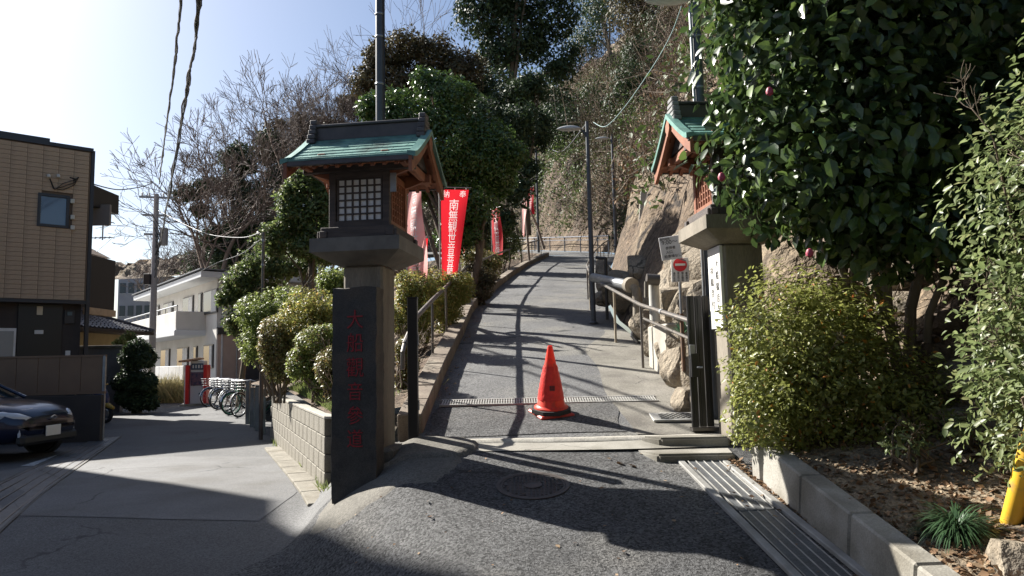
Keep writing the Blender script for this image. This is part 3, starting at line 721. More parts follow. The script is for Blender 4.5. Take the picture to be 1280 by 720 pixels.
# steel channel covers running toward the viewer on the right
ch_m = M('channel_plate', (.10,.105,.11), (.07,.072,.075), 6, .55, .2, 60, speck=(120, .25))
cv = T('channel_cover', 'long ribbed steel channel cover beside the right retaining wall', 'drain grate', (0, 0, 0))
_L0, _L1, _R0c, _R1c = on_drive(852, 580), on_drive(985, 718), on_drive(905, 578), on_drive(1068, 716)
def chx(t, s):
    a = _L0 + (_R0c - _L0) * s; b = _L1 + (_R1c - _L1) * s; k = t / (_L0.y - _L1.y); q = a + (b - a) * k; return Vector((q.x, q.y, max(.02, P(q.y)) + .02))
cw = (_R0c - _L0).length
for (t0, t1) in ((0, .98), (.99, 1.95), (1.96, 2.9), (2.91, 3.9)):
    a, b = chx(t0, .5), chx(t1, .5); mx = frame((a + b) / 2, b - a); L_ = (b - a).length
    MB().box((0, 0, -.01), (L_, cw - .10, .02), mx, .003).build('plate', ch_m, cv)
    for k in range(5):
        yy = (-.36 + .18 * k) * cw; MB().box((0, yy, .004), (L_ - .02, .006, .006), mx).build('rib', gm, cv)
for s_ in (0, 1):
    a, b = chx(-.02, s_), chx(3.9, s_); mx = frame((a + b) / 2, b - a)
    MB().box((0, 0, -.012), ((b - a).length, .055, .035), mx, .006).build('frame_rail', M('channel_frame', (.30,.295,.28), (.2,.195,.18), 5, .7, .2, 50), cv)
# worn concrete step at foot of right pillar
for nm, pts, z_, h_ in (('concrete_step', [(1.02, 6.28), (1.16, 5.98), (1.78, 5.96), (1.84, 6.3)], G(1.5, 6.1) + .05, .2), ('concrete_step_upper', [(1.12, 6.54), (1.26, 6.36), (1.86, 6.34), (1.86, 6.55)], P(6.45) + .07, .2)):
    m_ = MB().prism(pts, z_ - h_, z_); o = m_.build(nm, concrete, smooth=False)
    bm = bmesh.new(); bm.from_mesh(o.data); bmesh.ops.bevel(bm, geom=[e for e in bm.edges], offset=.018, segments=2, affect='EDGES'); bm.to_mesh(o.data); bm.free(); o.data.shade_smooth(); o.data.set_sharp_from_angle(angle=.6)
    tag(o, 'worn concrete step at the foot of the right gate pillar', kind='structure')
# traffic cone
qc = on_drive(689, 519); cn = tilt_thing(T('traffic_cone', 'red-orange traffic cone on a black rubber base in the gateway', 'traffic cone', (qc.x, qc.y, P(qc.y) + .006)))
cone_m = M('cone_plastic', (.88,.055,.02), (.70,.04,.02), 5, .42, c3=(.45,.06,.035), s3=11, trans=.22, spec=.5)
cone_net = M('cone_cover', (.80,.03,.02), (.62,.02,.015), 20, .5, .5, 40)
MB().box((0, 0, .018), (.37, .37, .035), rotz(.35), .014).build('base_plate', M('cone_base_plastic', (.55,.05,.03), rough=.5), cn)
wt = MB(); wt.prism([(.215 * math.cos(a * PI / 4 + .35), .215 * math.sin(a * PI / 4 + .35)) for a in range(8)], .036, .075); wt.build('rubber_weight', M('black_rubber', (.02,.02,.02), (.035,.033,.03), 9, .75), cn, smooth=False)
MB().lathe([(.175, .076), (.172, .088), (.150, .10), (.142, .11), (.026, .70), (.022, .712), (.010, .714), (.010, .70)], 40).build('cone_body', cone_m, cn)
def sleeve(u, v):
    th = 2 * PI * u; z_ = .17 + .34 * v; r = .142 - (z_ - .11) * .197 + .006 + .005 * math.sin(v * PI) + .004 * noise.noise(Vector((math.cos(th) * 4, math.sin(th) * 4, v * 9)))
    return (r * math.cos(th), r * math.sin(th), z_)
MB().grid(sleeve, 40, 14).build('mesh_sleeve', cone_net, cn, smooth=True, recalc=False)
MB().box((0.008, -.118, .30), (.052, .004, .05), Matrix.Rotation(0, 4, 'X')).build('dark_patch', M('faded_sticker', (.10,.03,.03), rough=.8), cn)
me = text_mesh('祭', .04, .001); o = link('lettering', me, red_ink, cn); o.location = (.008, -.1212, .30); o.rotation_euler = (PI / 2, 0, 0)
# ------------------------------------------------------------------ handrails
def rail_z(y): return P(y) + .0
rr = T('right_handrail', 'weathered steel handrail along the rocky right side of the ramp', 'handrail', (0, 0, 0))
pts = [(1.76, 7.15)] + [(Rx(y) - .07, y) for y in (9.6, 11.5, 13.7, 15.6, 17.6, 20.2, 23, 26, 29, 32, 35, 37.5)]
ofs = [.98] + [.84] * 20
path = [(1.80, 6.98, P(7) + .93)] + [(x, y, P(y) + ofs[i]) for i, (x, y) in enumerate(pts)]
MB().tube(path, .026, 10).build('rail', steel_dark, rr)
MB().tube([(1.82, 7.0, P(7) + .78), (pts[1][0] + .03, 9.6, P(9.6) + .66)], .018, 8).build('lower_rail', steel_dark, rr)
for i, (x, y) in enumerate(pts): MB().tube([(x, y, P(y) - .03), (x, y, P(y) + ofs[i])], .019, 8).build('post', steel_dark if i % 2 else M('post_beige', (.33,.28,.2), rough=.6) if i == 0 else D.materials['post_beige'], rr)
for i in (1, 3, 5):
    a, b = Vector(path[i]), Vector(path[i + 1]); m1 = a + (b - a) * .5; dd = (b - a).normalized() * .04
    MB().tube([m1 - dd, m1 + dd], .032, 10).build('sleeve_joint', steel, rr)
lr = T('left_handrail', 'dark steel handrail above the kerb on the left side of the ramp', 'handrail', (0, 0, 0))
ys_ = [8.3, 10, 11.9, 14, 16.5, 19.5, 22.7, 26, 29.5, 33, 36]
path = [(Lx(7.2) - .22, 7.2, P(7.2) + .80)] + [(Lx(y) - .24, y, P(y) + .92) for y in ys_]
MB().tube(path, .030, 10).build('rail', steel_dark, lr)
path2 = [(p[0], p[1], p[2] - .38) for p in path]
MB().tube([path[0], (path[0][0], path[0][1] - .12, path[0][2] - .08), (path[0][0], path[0][1] - .14, path[0][2] - .25)], .022, 10).build('rail_end', steel_dark, lr)
for y in ys_: MB().tube([(Lx(y) - .24, y, P(y)), (Lx(y) - .24, y, P(y) + .92)], .018, 8).build('post', steel_dark, lr)
ur = T('upper_handrail', 'pale blue-grey steel railing round the outside of the upper bend', 'handrail', (0, 0, 0))
up = [q for q in OUTB if q.y > 38.5][::3]; zz = lambda q: P(38) + .17 * (min(q.y, 60) - 38)
rail_blue = M('blue_grey_rail', (.07,.08,.105), rough=.45, metal=.3)
MB().tube([(q.x - .25, q.y, zz(q) + 1.0) for q in up], .035, 8).build('rail', rail_blue, ur)
MB().tube([(q.x - .25, q.y, zz(q) + .78) for q in up], .02, 8).build('lower_rail', rail_blue, ur)
for q in up: MB().tube([(q.x - .25, q.y, zz(q) - .05), (q.x - .25, q.y, zz(q) + 1.0)], .035, 8).build('post', rail_blue, ur)
# ------------------------------------------------------------------ lamp posts
def head(px, t, arm_from, size, name='lamp_head'):
    m_ = MB(); L_ = size
    def fn(u, v):
        th = PI * 2 * u; s_ = v; r = math.sin(min(1, s_ * 1.02) * PI) ** .55 * .5
        return (px[0] - L_ * s_, px[1] + r * L_ * .36 * math.cos(th), px[2] + r * L_ * .26 * math.sin(th) * (1 if math.sin(th) > 0 else .6))
    m_.grid(fn, 16, 12); return m_.build(name, M('lamp_glass_grey', (.42,.43,.42), rough=.3), t, smooth=True)
def lamp(label, base, ztop, r, hs, mat=pole_grey, arm=.12, g='street lamps'):
    t = T('street_lamp', label, 'street lamp', base, 0, g); h = ztop - base[2]
    MB().tube([(0, 0, -.3), (0, 0, h * .55), (0, 0, h)], [r, r * .9, r * .72], 12).build('pole', mat, t)
    MB().lathe([(r * 1.8, 0), (r * 1.8, .02), (r * 1.1, .05)], 16).build('base_flange', mat, t)
    MB().tube([(0, 0, h - .35), (-arm * .6, 0, h - .2), (-arm, 0, h - .16)], r * .45, 8).build('arm', mat, t)
    head((-arm + .02, 0, h - .14), t, None, hs); return t
b = at(742, 403, 13.6); lamp('tall slim street lamp rising from the handrail at the right of the ramp', (b.x, 13.6, P(13.6)), at(733, 152, 13.6).z, .05, .50)
b2 = at(769, 285, 23); lamp('second street lamp on the rocky bank behind the tall slim one', (b2.x, 23, b2.z - .6), at(764, 168, 23).z, .055, .5, arm=.08)
b3 = at(672, 262, 47); lamp('far dark street lamp on the upper bend of the ramp', (b3.x, 47, zz(Vector((b3.x, 47))) - .1), at(672, 185, 47).z, .09, .9)
nl = T('pillar_lamp', 'large street lamp on the pole behind the right lantern roof', 'street lamp', (at(874, 100, 7.25).x, 7.25, 1.0), 0, 'street lamps')
zt = at(872, 8, 7.25).z - 1
MB().tube([(0, 0, 0), (0, 0, zt + .25)], .048, 14).build('pole', pole_grey, nl)
MB().tube([(-.065, -.02, 1.2), (-.065, -.02, zt)], .016, 8).build('conduit', steel, nl)
for k in (.35, .9, 1.6): MB().lathe([(.052, 0), (.056, .012), (.052, .024)], 14, (0, 0, zt - k)).build('pole_band', steel, nl)
MB().tube([(0, 0, zt + .12), (-.1, 0, zt + .2), (-.22, 0, zt + .2)], .022, 8).build('arm', pole_grey, nl)
hq = at(862, 0, 7.25); head((hq.x - nl.location.x + .02, 0, hq.z - 1.0), nl, None, .50)
lp = T('lantern_mast', 'slender dark pole rising behind the left lantern roof', 'pole', (at(475, 120, 7.15).x, 7.15, .9))
MB().tube([(0, 0, 0), (0, 0, 6.2)], .044, 14).build('pole', pole_grey, lp)
for py in (48, 107, 20): MB().lathe([(.047, 0), (.052, .012), (.047, .024)], 14, (0, 0, at(475, py, 7.15).z - .9)).build('pole_band', steel, lp)
MB().tube([(.05, -.02, 1.2), (.05, -.02, 6.1)], .007, 6).build('cable', black_paint, lp)
wp = T('wall_pole', 'thin brown pole with pale joints beside the block wall', 'pole', (at(326, 547, 14.1).x, 14.1, G(at(326, 547, 14.1).x, 14.1)))
hp = at(325, 290, 14.1).z - wp.location.z
MB().tube([(0, 0, -.1), (0, 0, hp * .6)], .042, 12).build('lower_pole', pole_brown, wp)
MB().tube([(0, 0, hp * .6), (0, 0, hp)], .03, 12).build('upper_pole', steel_dark, wp)
for k in (.6, .68, .83, .95): MB().lathe([(.035, 0), (.04, .02), (.035, .05)], 12, (0, 0, hp * k)).build('joint', steel, wp)
# ------------------------------------------------------------------ banners
ban_red = M('banner_cloth', (.72,.022,.035), rough=.75, trans=.45, bump=.2, bscale=60)
ban_pink = M('sunlit_pink_cloth', (.82,.50,.47), (.80,.30,.28), 2.2, .75, trans=.45)  # cloth paled to pink, painting in the sun that falls on it
ban_ink = M('banner_white_print', (.85,.80,.80), rough=.8, trans=.4)
bamboo = M('banner_pole', (.45,.42,.36), (.35,.33,.3), 8, .5)
def banner(label, px, py_top, d, rz, w=.60, h=1.78, mat=ban_red, lean=0, sag=.03, flip=False, narrow=1.0, pole_top=.06, zfoot=None, seed=0):
    a = at(px, py_top, d); x0 = a.x; zt = a.z; zf = zfoot if zfoot is not None else (bed_z(x0, d) if x0 < Lx(d) else P(d))
    t = T('banner', label, 'banner', (x0, d, zf), rz, 'red votive banners along the ramp'); H = zt - zf
    MB().tube([(0, 0, -.1), (lean * .4, 0, H * .5), (lean, 0, H + pole_top)], .014, 8).build('pole', bamboo, t)
    s_ = -1 if flip else 1
    MB().tube([(lean - s_ * .12, 0, H + .02), (lean + s_ * (w + .08), 0, H + .0)], .008, 6).build('cross_bar', bamboo, t)
    def cloth(u, v, off=0):
        ww = w * (1 - (1 - narrow) * v); k = lean * (1 - v * h / H) if H else 0
        x = k + s_ * (.03 + ww * u) ; y = sag * math.sin(v * 5 + u * 2 + seed) * (.3 + u) + .10 * v * math.sin(u * 3 + seed * 1.7) * u
        return (x, y - off, H - .03 - h * v)
    if w > .4:
        glyphs = [('納', .15, .20 if not flip else .80, .055), ('奉', .15, .80 if not flip else .20, .055)] + [(ch, .235, .5, .18 + k * .122) for k, ch in enumerate('南無観世音菩薩')]
        def flat(curve, splines_only):
            o = D.objects.new('tmp', curve); COL.objects.link(o); bpy.context.view_layer.update()
            me = D.meshes.new_from_object(o.evaluated_get(bpy.context.evaluated_depsgraph_get())); D.objects.remove(o); return me
        cc = D.curves.new('cloth_outline', 'CURVE'); cc.dimensions = '2D'; cc.fill_mode = 'BOTH'; cg = cc.copy()
        for (ch, sz, u, v) in glyphs:
            fc = D.curves.new('glyph', 'FONT'); fc.body = ch; fc.size = sz; fc.align_x = 'CENTER'; fc.align_y = 'CENTER'; fc.resolution_u = 2; fc.offset = 0
            fo = D.objects.new('glyph', fc); COL.objects.link(fo); bpy.context.view_layer.update()
            gc = fo.to_curve(bpy.context.evaluated_depsgraph_get())
            for sp_ in gc.splines:
                for dst in (cc, cg):
                    ns = dst.splines.new('POLY'); src = sp_.bezier_points if sp_.type == 'BEZIER' else sp_.points
                    ns.points.add(len(src) - 1); ns.use_cyclic_u = True
                    for pt, q in zip(ns.points, src): pt.co = (q.co.x * .92 + u * w, q.co.y - v * h, 0, 1)
            fo.to_curve_clear(); D.objects.remove(fo)
        ns = cc.splines.new('POLY'); ns.points.add(3); ns.use_cyclic_u = True
        for pt, q in zip(ns.points, ((0, 0), (w, 0), (w, -h), (0, -h))): pt.co = (*q, 0, 1)
        for nm_, cu, mt in (('cloth', cc, mat), ('lettering', cg, ban_ink)):
            me = flat(cu, 0); me.materials.clear(); bm = bmesh.new(); bm.from_mesh(me)
            for k in range(1, 26):
                bmesh.ops.bisect_plane(bm, geom=bm.verts[:] + bm.edges[:] + bm.faces[:], plane_co=(0, -h * k / 26, 0), plane_no=(0, 1, 0))
            for k in range(1, 5):
                bmesh.ops.bisect_plane(bm, geom=bm.verts[:] + bm.edges[:] + bm.faces[:], plane_co=(w * k / 5, 0, 0), plane_no=(1, 0, 0))
            for vv in bm.verts: vv.co = cloth(vv.co.x / w if not flip else 1 - vv.co.x / w, -vv.co.y / h)
            bm.to_mesh(me); bm.free(); me.shade_smooth(); link(nm_, me, mt, t)
    else: MB().grid(cloth, 10, 28).build('cloth', mat, t, smooth=True, recalc=False)
    for k in range(3): 
        p = cloth((.1, .5, .9)[k], 0); MB().tube([(p[0], p[1], p[2] + .04), p], .007, 5).build('tie', ban_ink, t)
    for k in range(4):
        p = cloth(0, .12 + .27 * k); MB().tube([(p[0] - s_ * .035, p[1], p[2]), p], .007, 5).build('tie', ban_ink, t)
    return t
banner('large red votive banner with white characters, nearest the ramp rail', 549, 235, 13.6, math.radians(4), w=.54, h=1.75, narrow=.52, lean=-.0)
banner('banner painted sunlit pink and red, hanging right behind the left lantern', 508, 226, 11.8, math.radians(-40), w=.42, h=1.85, narrow=.85, mat=ban_pink, lean=0, sag=.06, seed=2)
banner('dark red banner half behind the large one', 573, 250, 17.5, math.radians(-62), w=.55, h=1.4, lean=0, seed=1)
banner('small narrow red banner by the middle of the left rail', 614, 262, 24.5, math.radians(-55), w=.5, h=1.6, seed=3)
banner('slim banner painted sunlit pink near the top of the left rail', 652, 250, 30, math.radians(-70), w=.5, h=1.6, mat=ban_pink, seed=5)
banner('farthest red banner by the upper bend', 659, 235, 41, math.radians(-50), w=.5, h=1.6, seed=6)
# a lower red banner under the sunlit pink one
banner('red banner edge showing below the left lantern', 511, 296, 12.4, math.radians(10), w=.30, h=.95, sag=.04, narrow=.75, seed=4)
# ------------------------------------------------------------------ pipes, posts and concrete on the rocky side
pv = T('water_pipe', 'grey water pipe with flanged elbow behind the right handrail', 'pipe', (0, 0, 0))
def A(px, py, d): return tuple(at(px, py, d))
MB().tube([A(742, 347, 13.4), A(788, 357, 11.6)], .085, 14).build('pipe', steel, pv)
MB().tube([A(786, 356, 11.6), A(795, 362, 11.5), A(797, 378, 11.5), A(797, 425, 11.5)], .075, 14).build('elbow', pillar_m, pv)
MB().tube([A(786, 356, 11.62), A(790, 357, 11.5)], .125, 18).build('flange', pillar_m, pv)
MB().tube([A(797, 408, 11.5), A(797, 412, 11.5)], .105, 16).build('collar', steel, pv)
MB().tube([A(795, 395, 11.4), A(790, 420, 11.4), A(797, 428, 11.4)], .03, 8).build('valve_pipe', steel, pv)
vp = T('valve_post', 'pale post with dark valve cap standing on the concrete box', 'pipe', (0, 0, 0))
MB().tube([A(817, 352, 9.6), A(819, 402, 9.6)], .07, 14).build('post', M('white_post', (.52,.51,.47), (.4,.39,.35), 5, .6), vp)
MB().tube([A(808, 349, 9.5), A(824, 350, 9.5)], .075, 12).build('valve_cap', steel_dark, vp)
MB().tube([A(808, 352, 9.45), A(808, 372, 9.45)], .03, 8).build('valve_stem', pillar_m, vp)
cb = T('concrete_box', 'square concrete box among the rocks below the notices', 'concrete box', (2.13, 9.35, 1.25), .1)
MB().box((0, 0, .38), (.55, .8, .78), bev=.015).build('box', concrete_pale, cb)
MB().box((0.02, 0, .775), (.46, .7, .02), bev=.004).build('lid', concrete, cb)
bp = T('black_standpipe', 'black drain pipe against the shaded rock', 'pipe', (0, 0, 0))
MB().tube([A(757, 322, 13.2), A(759, 400, 13.2)], .03, 12).build('pipe', black_paint, bp)
MB().tube([A(745, 322, 13.3), A(757, 323, 13.2)], .03, 12).build('pipe_bend', black_paint, bp)
mk = T('concrete_marker', 'leaning concrete cabinet with brown side on the bank', 'cabinet', A(809, 300, 19.5), math.radians(-22))
MB().box((0, 0, .62), (.42, .6, 1.35), bev=.02).build('body', concrete_pale, mk)
MB().box((.222, 0.01, .62), (.03, .58, 1.3), bev=.004).build('brown_side', M('brown_side', (.20,.10,.06), (.14,.07,.045), 6, .8), mk)
MB().tube([(-.05, -.31, .8), (-.05, -.34, .84), (.05, -.34, .84), (.05, -.31, .8)], .012, 6).build('handle', black_paint, mk)
mk.rotation_euler.y = math.radians(6)

ramp_strip('asphalt_patch', lambda y: Lx(y) + .02 + .02 * math.sin(y * 9), lambda y: 1.04 + .04 * math.sin(y * 6), 6.80, 7.84, .1, 10, .007, asphalt_new, 'darker coarse asphalt patch between the threshold and the grate')
# ------------------------------------------------------------------ left: block wall, street, houses
def street_hit(px, py): return ground_hit(px, py, G)
def gz(x, y): return G(x, y)
bw = T('block_wall', 'low concrete block wall holding the azalea bed beside the street', 'wall', (0, 0, 0))
blk = MB().box((0, 0, 0), (.388, .13, .19), bev=.006).mesh('concrete_block', False); blk.materials.append(block_m)
blh = MB().box((0, 0, 0), (.192, .13, .19), bev=.006).mesh('concrete_block', False); blh.materials.append(block_m)
d_ = Vector((-.437, 1, 0)).normalized(); o_ = Vector((-2.14, 8.2, 0)) + Vector((d_.y, -d_.x, 0)) * .065
rz_ = math.atan2(d_.y, d_.x); L_ = 0
for row in range(5):
    z_ = 1.0 - .2 * row - .095 + .0
    k = 0; x_ = 0
    while x_ < 6.2:
        ln = .192 if (row % 2 == 1 and x_ == 0) else .388
        q = o_ + d_ * (x_ + ln / 2)
        o = link('concrete_block', blk if ln > .3 else blh, None, bw); o.location = (q.x, q.y, z_ + .03 * x_ / 5.8 + random.uniform(-.002, .002)); o.rotation_euler = (0, 0, rz_ + random.uniform(-.006, .006))
        x_ += ln + .010
    for k in range(3):                                    # return wall toward the slab
        o = link('concrete_block', blk, None, bw); o.location = (-2.10 + .27 + .398 * k + (.1 if row % 2 else 0), 8.19, z_ - .0); o.rotation_euler = (0, 0, .0)
mort = MB(); q0 = o_ + d_ * .02; q1 = o_ + d_ * 6.25
mort.box((0, 0, 0), ((q1 - q0).length, .112, .98), frame(((q0 + q1) / 2) + Vector((0, 0, .52)), d_)); mort.box((-1.45, 8.19, .5), (1.2, .112, .96)); mort.build('mortar', concrete_dark, bw)
MB().box((0, 0, 0), (6.3, .145, .035), frame(((q0 + q1) / 2) + Vector((0, 0, 1.03)), (q1 - q0) + Vector((0, 0, .03))), .006).build('coping', concrete_pale, bw)
MB().box((-1.5, 8.19, 1.017), (1.25, .145, .03), bev=.006).build('coping', concrete_pale, bw)
gut = T('street_gutter', 'pale concrete gutter strip at the foot of the block wall', 'kerb', (0, 0, 0))
for k in range(8):
    y0 = 7.55 + .62 * k; y1 = y0 + .615; a = Vector((B(y0) - .13 - .02 * (k == 0), y0, gz(B(y0) - .3, y0) + .01)); b = Vector((B(y1) - .13, y1, gz(B(y1) - .3, y1) + .01))
    MB().box((0, 0, .0), ((b - a).length - .008, .26, .05), frame((a + b) / 2, b - a), .008).build('gutter_stone', block_m, gut)
# concrete fence posts farther along
fp = T('concrete_fence', 'row of short concrete posts beyond the block wall', 'fence', (0, 0, 0))
for k, (px, h_) in enumerate(((310, 1.0), (316, .86), (322, .9), (328, .88))):
    q = at(px, 520, 18 - .9 * k); z_ = gz(q.x, q.y)
    MB().box((q.x, q.y, z_ + h_ / 2), (.10, .12, h_ + .1), bev=.01).build('post', concrete, fp)
# steel track on the left
lt_ = T('street_channel_cover', 'worn steel channel covers crossing the street at the lower left', 'drain grate', (0, 0, 0))
A0, A1, B0, B1 = street_hit(-60, 632), street_hit(118, 549), street_hit(-60, 724), street_hit(152, 546)
def lpt(s, t):
    q = (A0 + (A1 - A0) * t) * (1 - s) + (B0 + (B1 - B0) * t) * s; return Vector((q.x, q.y, gz(q.x, q.y) + .012))
def strip(s0, s1, t0, t1, dz, nm, mat):
    mm = MB(); v = []
    for k in range(7):
        t = t0 + (t1 - t0) * k / 6
        for s_ in (s0, s1):
            q = lpt(s_, t); v += [(q.x, q.y, q.z + dz), (q.x, q.y, q.z + dz - .015)]
    f = []
    for k in range(6): f += [(4*k, 4*k+2, 4*k+6, 4*k+4), (4*k+2, 4*k+3, 4*k+7, 4*k+6), (4*k, 4*k+4, 4*k+5, 4*k+1)]
    mm.add(v, f); return mm.build(nm, mat, lt_, smooth=False)
n_ = 5
for k in range(n_):
    strip(.04, .96, k / n_ + .002, (k + 1) / n_ - .002, 0, 'plate', ch_m)
for k in range(5): s_ = .1 + .2 * k; strip(s_ - .010, s_ + .010, 0, 1, .006, 'rib', steel_dark)
for s_ in (0, .96): strip(s_, s_ + .04, 0, 1, .002, 'frame_rail', concrete_dark)
wl = M('worn_road_paint', (.55,.55,.53), (.25,.25,.25), 14, .8, contrast=(.4, .6))
for i, (pa, pb, w_) in enumerate((((22, 596), (60, 581), .10), ((36, 583), (92, 565), .22), ((100, 552), (126, 548), .08))):
    a, b = street_hit(*pa), street_hit(*pb); mm = MB(); nrm = Vector((-(b - a).y, (b - a).x, 0)).normalized() * w_ / 2
    mm.add([tuple(a - nrm + Vector((0, 0, .01))), tuple(b - nrm + Vector((0, 0, .01))), tuple(b + nrm + Vector((0, 0, .01))), tuple(a + nrm + Vector((0, 0, .01)))], [(0, 1, 2, 3)])
    tag(mm.build('parking_line', wl, recalc=False), 'worn white parking line on the dark asphalt', kind='structure')
# tan building
siding = M('tan_siding', (.50,.37,.25), (.44,.32,.215), 1.4, .75, .3, 50, speck=(9, .10), c3=(.47,.36,.25), s3=.8)
joint = M('siding_joint', (.16,.115,.08), rough=.9)
dkwall = M('dark_brown_wall', (.055,.043,.036), (.045,.035,.03), 3, .7, .2, 40)
dkmetal = M('dark_metal_trim', (.03,.03,.034), rough=.4)
winglass = M('window_glass', (.10,.14,.20), rough=.06, spec=.8)
off_white = M('off_white_plastic', (.62,.60,.52), rough=.5)
CT = at(110, 300, 20); fx = Vector((-.756, -.655, 0)); fy = Vector((.655, -.756, 0))   # along the facade to the left; outward
tb = T('tan_building', 'tan tile-sided building with small dark-framed window at the left edge', 'building', (CT.x, 20, .2))
FM = Matrix(((fx.x, fy.x, 0, 0), (fx.y, fy.y, 0, 0), (0, 0, 1, 0), (0, 0, 0, 1)))      # local: x left along facade, y out, z up
zs0, zs1 = 3.32, at(110, 185, 20).z - .2 - .12
MB().box((2.4, -2.5, (zs0 + zs1) / 2), (4.8, 4.98, zs1 - zs0), FM).build('upper_wall', joint, tb)
MB().box((2.4, -2.75, zs0 / 2), (4.7, 4.9, zs0 + .4), FM).build('ground_floor_wall', dkwall, tb)
pw, ph = .362, .118; nr = int((zs1 - zs0) / (ph + .006)); ww0, ww1, wz0, wz1 = .56, 1.16, at(60, 281, 19.4).z - .2, at(60, 246, 19.4).z - .2
pm = MB().box((0, 0, 0), (pw, .022, ph), FM, .004).mesh('siding_panel', False); pm.materials.append(siding)
for i in range(9):
    for j in range(nr):
        x_ = .05 + pw / 2 + i * (pw + .006); z_ = zs0 + .02 + ph / 2 + j * (ph + .006)
        if ww0 - .22 < x_ < ww1 + .22 and wz0 - .1 < z_ < wz1 + .1: 
            if ww0 - .02 < x_ < ww1 + .02 or True:
                if abs(x_ - (ww0 + ww1) / 2) < .42: continue
        o = link('siding_panel', pm, None, tb); o.location = FM @ Vector((x_, .016 + random.uniform(-.002, .002), z_))
wf = MB()
for (cx, cz, sx, sz) in ((0, (wz1 - wz0) / 2 + .03, .74, .07), (0, -(wz1 - wz0) / 2 - .03, .74, .07), (-.335, 0, .07, wz1 - wz0), (.335, 0, .07, wz1 - wz0)):
    wf.box(((ww0 + ww1) / 2 + cx, .03, (wz0 + wz1) / 2 + cz), (sx, .07, sz), FM)
wo = wf.build('window', dkmetal, tb)
MB().box(((ww0 + ww1) / 2, .012, (wz0 + wz1) / 2), (.62, .012, wz1 - wz0), FM).build('pane', winglass, wo)
MB().box((2.4, -2.5, zs1 + .05), (4.9, 5.1, .10), FM).build('parapet', dkmetal, tb)
MB().box((2.95, -2.5, zs1 + .15), (3.9, 4.9, .14), FM).build('parapet_step', dkmetal, tb)
MB().box((-.06, -.10, zs1 / 2), (.09, .16, zs1 + .1), FM).build('corner_gutter', dkmetal, tb)
MB().box((2.4, .03, zs0 - .04), (4.8, .12, .09), FM).build('siding_trim', dkmetal, tb)
def onf(px, py):                                         # photo pixel -> point on the facade plane (local x, z)
    r = _R * ((px - 640) / FPX) - _U * ((py - 360) / FPX) + _F; o0 = Vector((CT.x, 20, .2)); t = (o0 - CAMLOC).dot(fy) / r.dot(fy); q = CAMLOC + r * t - o0
    return q.dot(fx), q.z
for px, py in ((60, 220), (72, 220)):
    x_, z_ = onf(px, py); MB().tube([FM @ Vector((x_, .02, z_)), FM @ Vector((x_, .12, z_ - .01)), FM @ Vector((x_, .14, z_ - .07))], .045, 10).build('vent_hood', off_white, tb)
for px, py in ((90, 252), (90, 272), (90, 285)):
    x_, z_ = onf(px, py); MB().box((x_, .06, z_), (.10, .08, .12), FM, .01).build('meter_box', off_white, tb)
for k in range(3):
    pts = [onf(62, 224), onf(66 + k, 236 + k), onf(78, 238 - 4 * k), onf(92, 232 - 3 * k), onf(98, 222)]
    MB().tube([FM @ Vector((x_, .06 + .01 * k, z_)) for x_, z_ in pts], .012, 6).build('cable_loop', black_paint, tb)
def fbox(px0, py0, px1, py1, th, nm, mat, par=tb, y=.02):
    a, c_ = onf(px0, py0); b, d2 = onf(px1, py1); return MB().box(((a + b) / 2, y, (c_ + d2) / 2), (abs(a - b), th, abs(c_ - d2)), FM, .004).build(nm, mat, par)
dr = fbox(25, 378, 78, 452, .04, 'entrance_recess', black_paint, tb, -.28)
fbox(48, 382, 55, 393, .06, 'wall_lamp', M('wall_lamp_glass', (.7,.62,.45), rough=.5), tb, -.26)
fbox(45, 412, 56, 417, .02, 'name_plate', white_paint, tb, -.25)
fbox(83, 387, 95, 404, .05, 'intercom', dkmetal, tb, -.26); fbox(86, 389, 92, 394, .02, 'screen', winglass, tb, -.22)
fbox(84, 438, 90, 445, .03, 'switch_plate', white_paint, tb, -.27)
wn = fbox(-40, 409, 20, 452, .05, 'window', white_paint, tb, -.24)
fbox(-38, 413, 17, 450, .02, 'pane', M('curtain_glass', (.35,.35,.34), rough=.15), wn, -.205)
bl = MB(); qa = at(113, 228, 21) - Vector((CT.x, 20, .2)); 
def abox(px0, py0, px1, py1, d0, dep, nm, mat):
    a = at(px0, py0, d0) - tb.location; b = at(px1, py1, d0) - tb.location; b.x = at(px1, py1, d0 + dep).x - tb.location.x
    return MB().box(((a.x + b.x) / 2, a.y + dep / 2, (a.z + b.z) / 2), (abs(a.x - b.x), dep, abs(a.z - b.z)), bev=.006).build(nm, mat, tb)
abox(112, 229, 141, 254, 20.8, 1.6, 'balcony_parapet', dkmetal)
abox(113, 256, 139, 281, 21.4, .1, 'balcony_soffit', M('pale_soffit', (.30,.27,.25), rough=.8))
abox(112, 318, 139, 384, 20.9, 1.4, 'stair_box', dkmetal); abox(112, 384, 137, 392, 20.8, 1.4, 'stair_soffit', siding)
abox(113, 206, 115, 229, 20.9, .1, 'vent_stack', dkmetal)
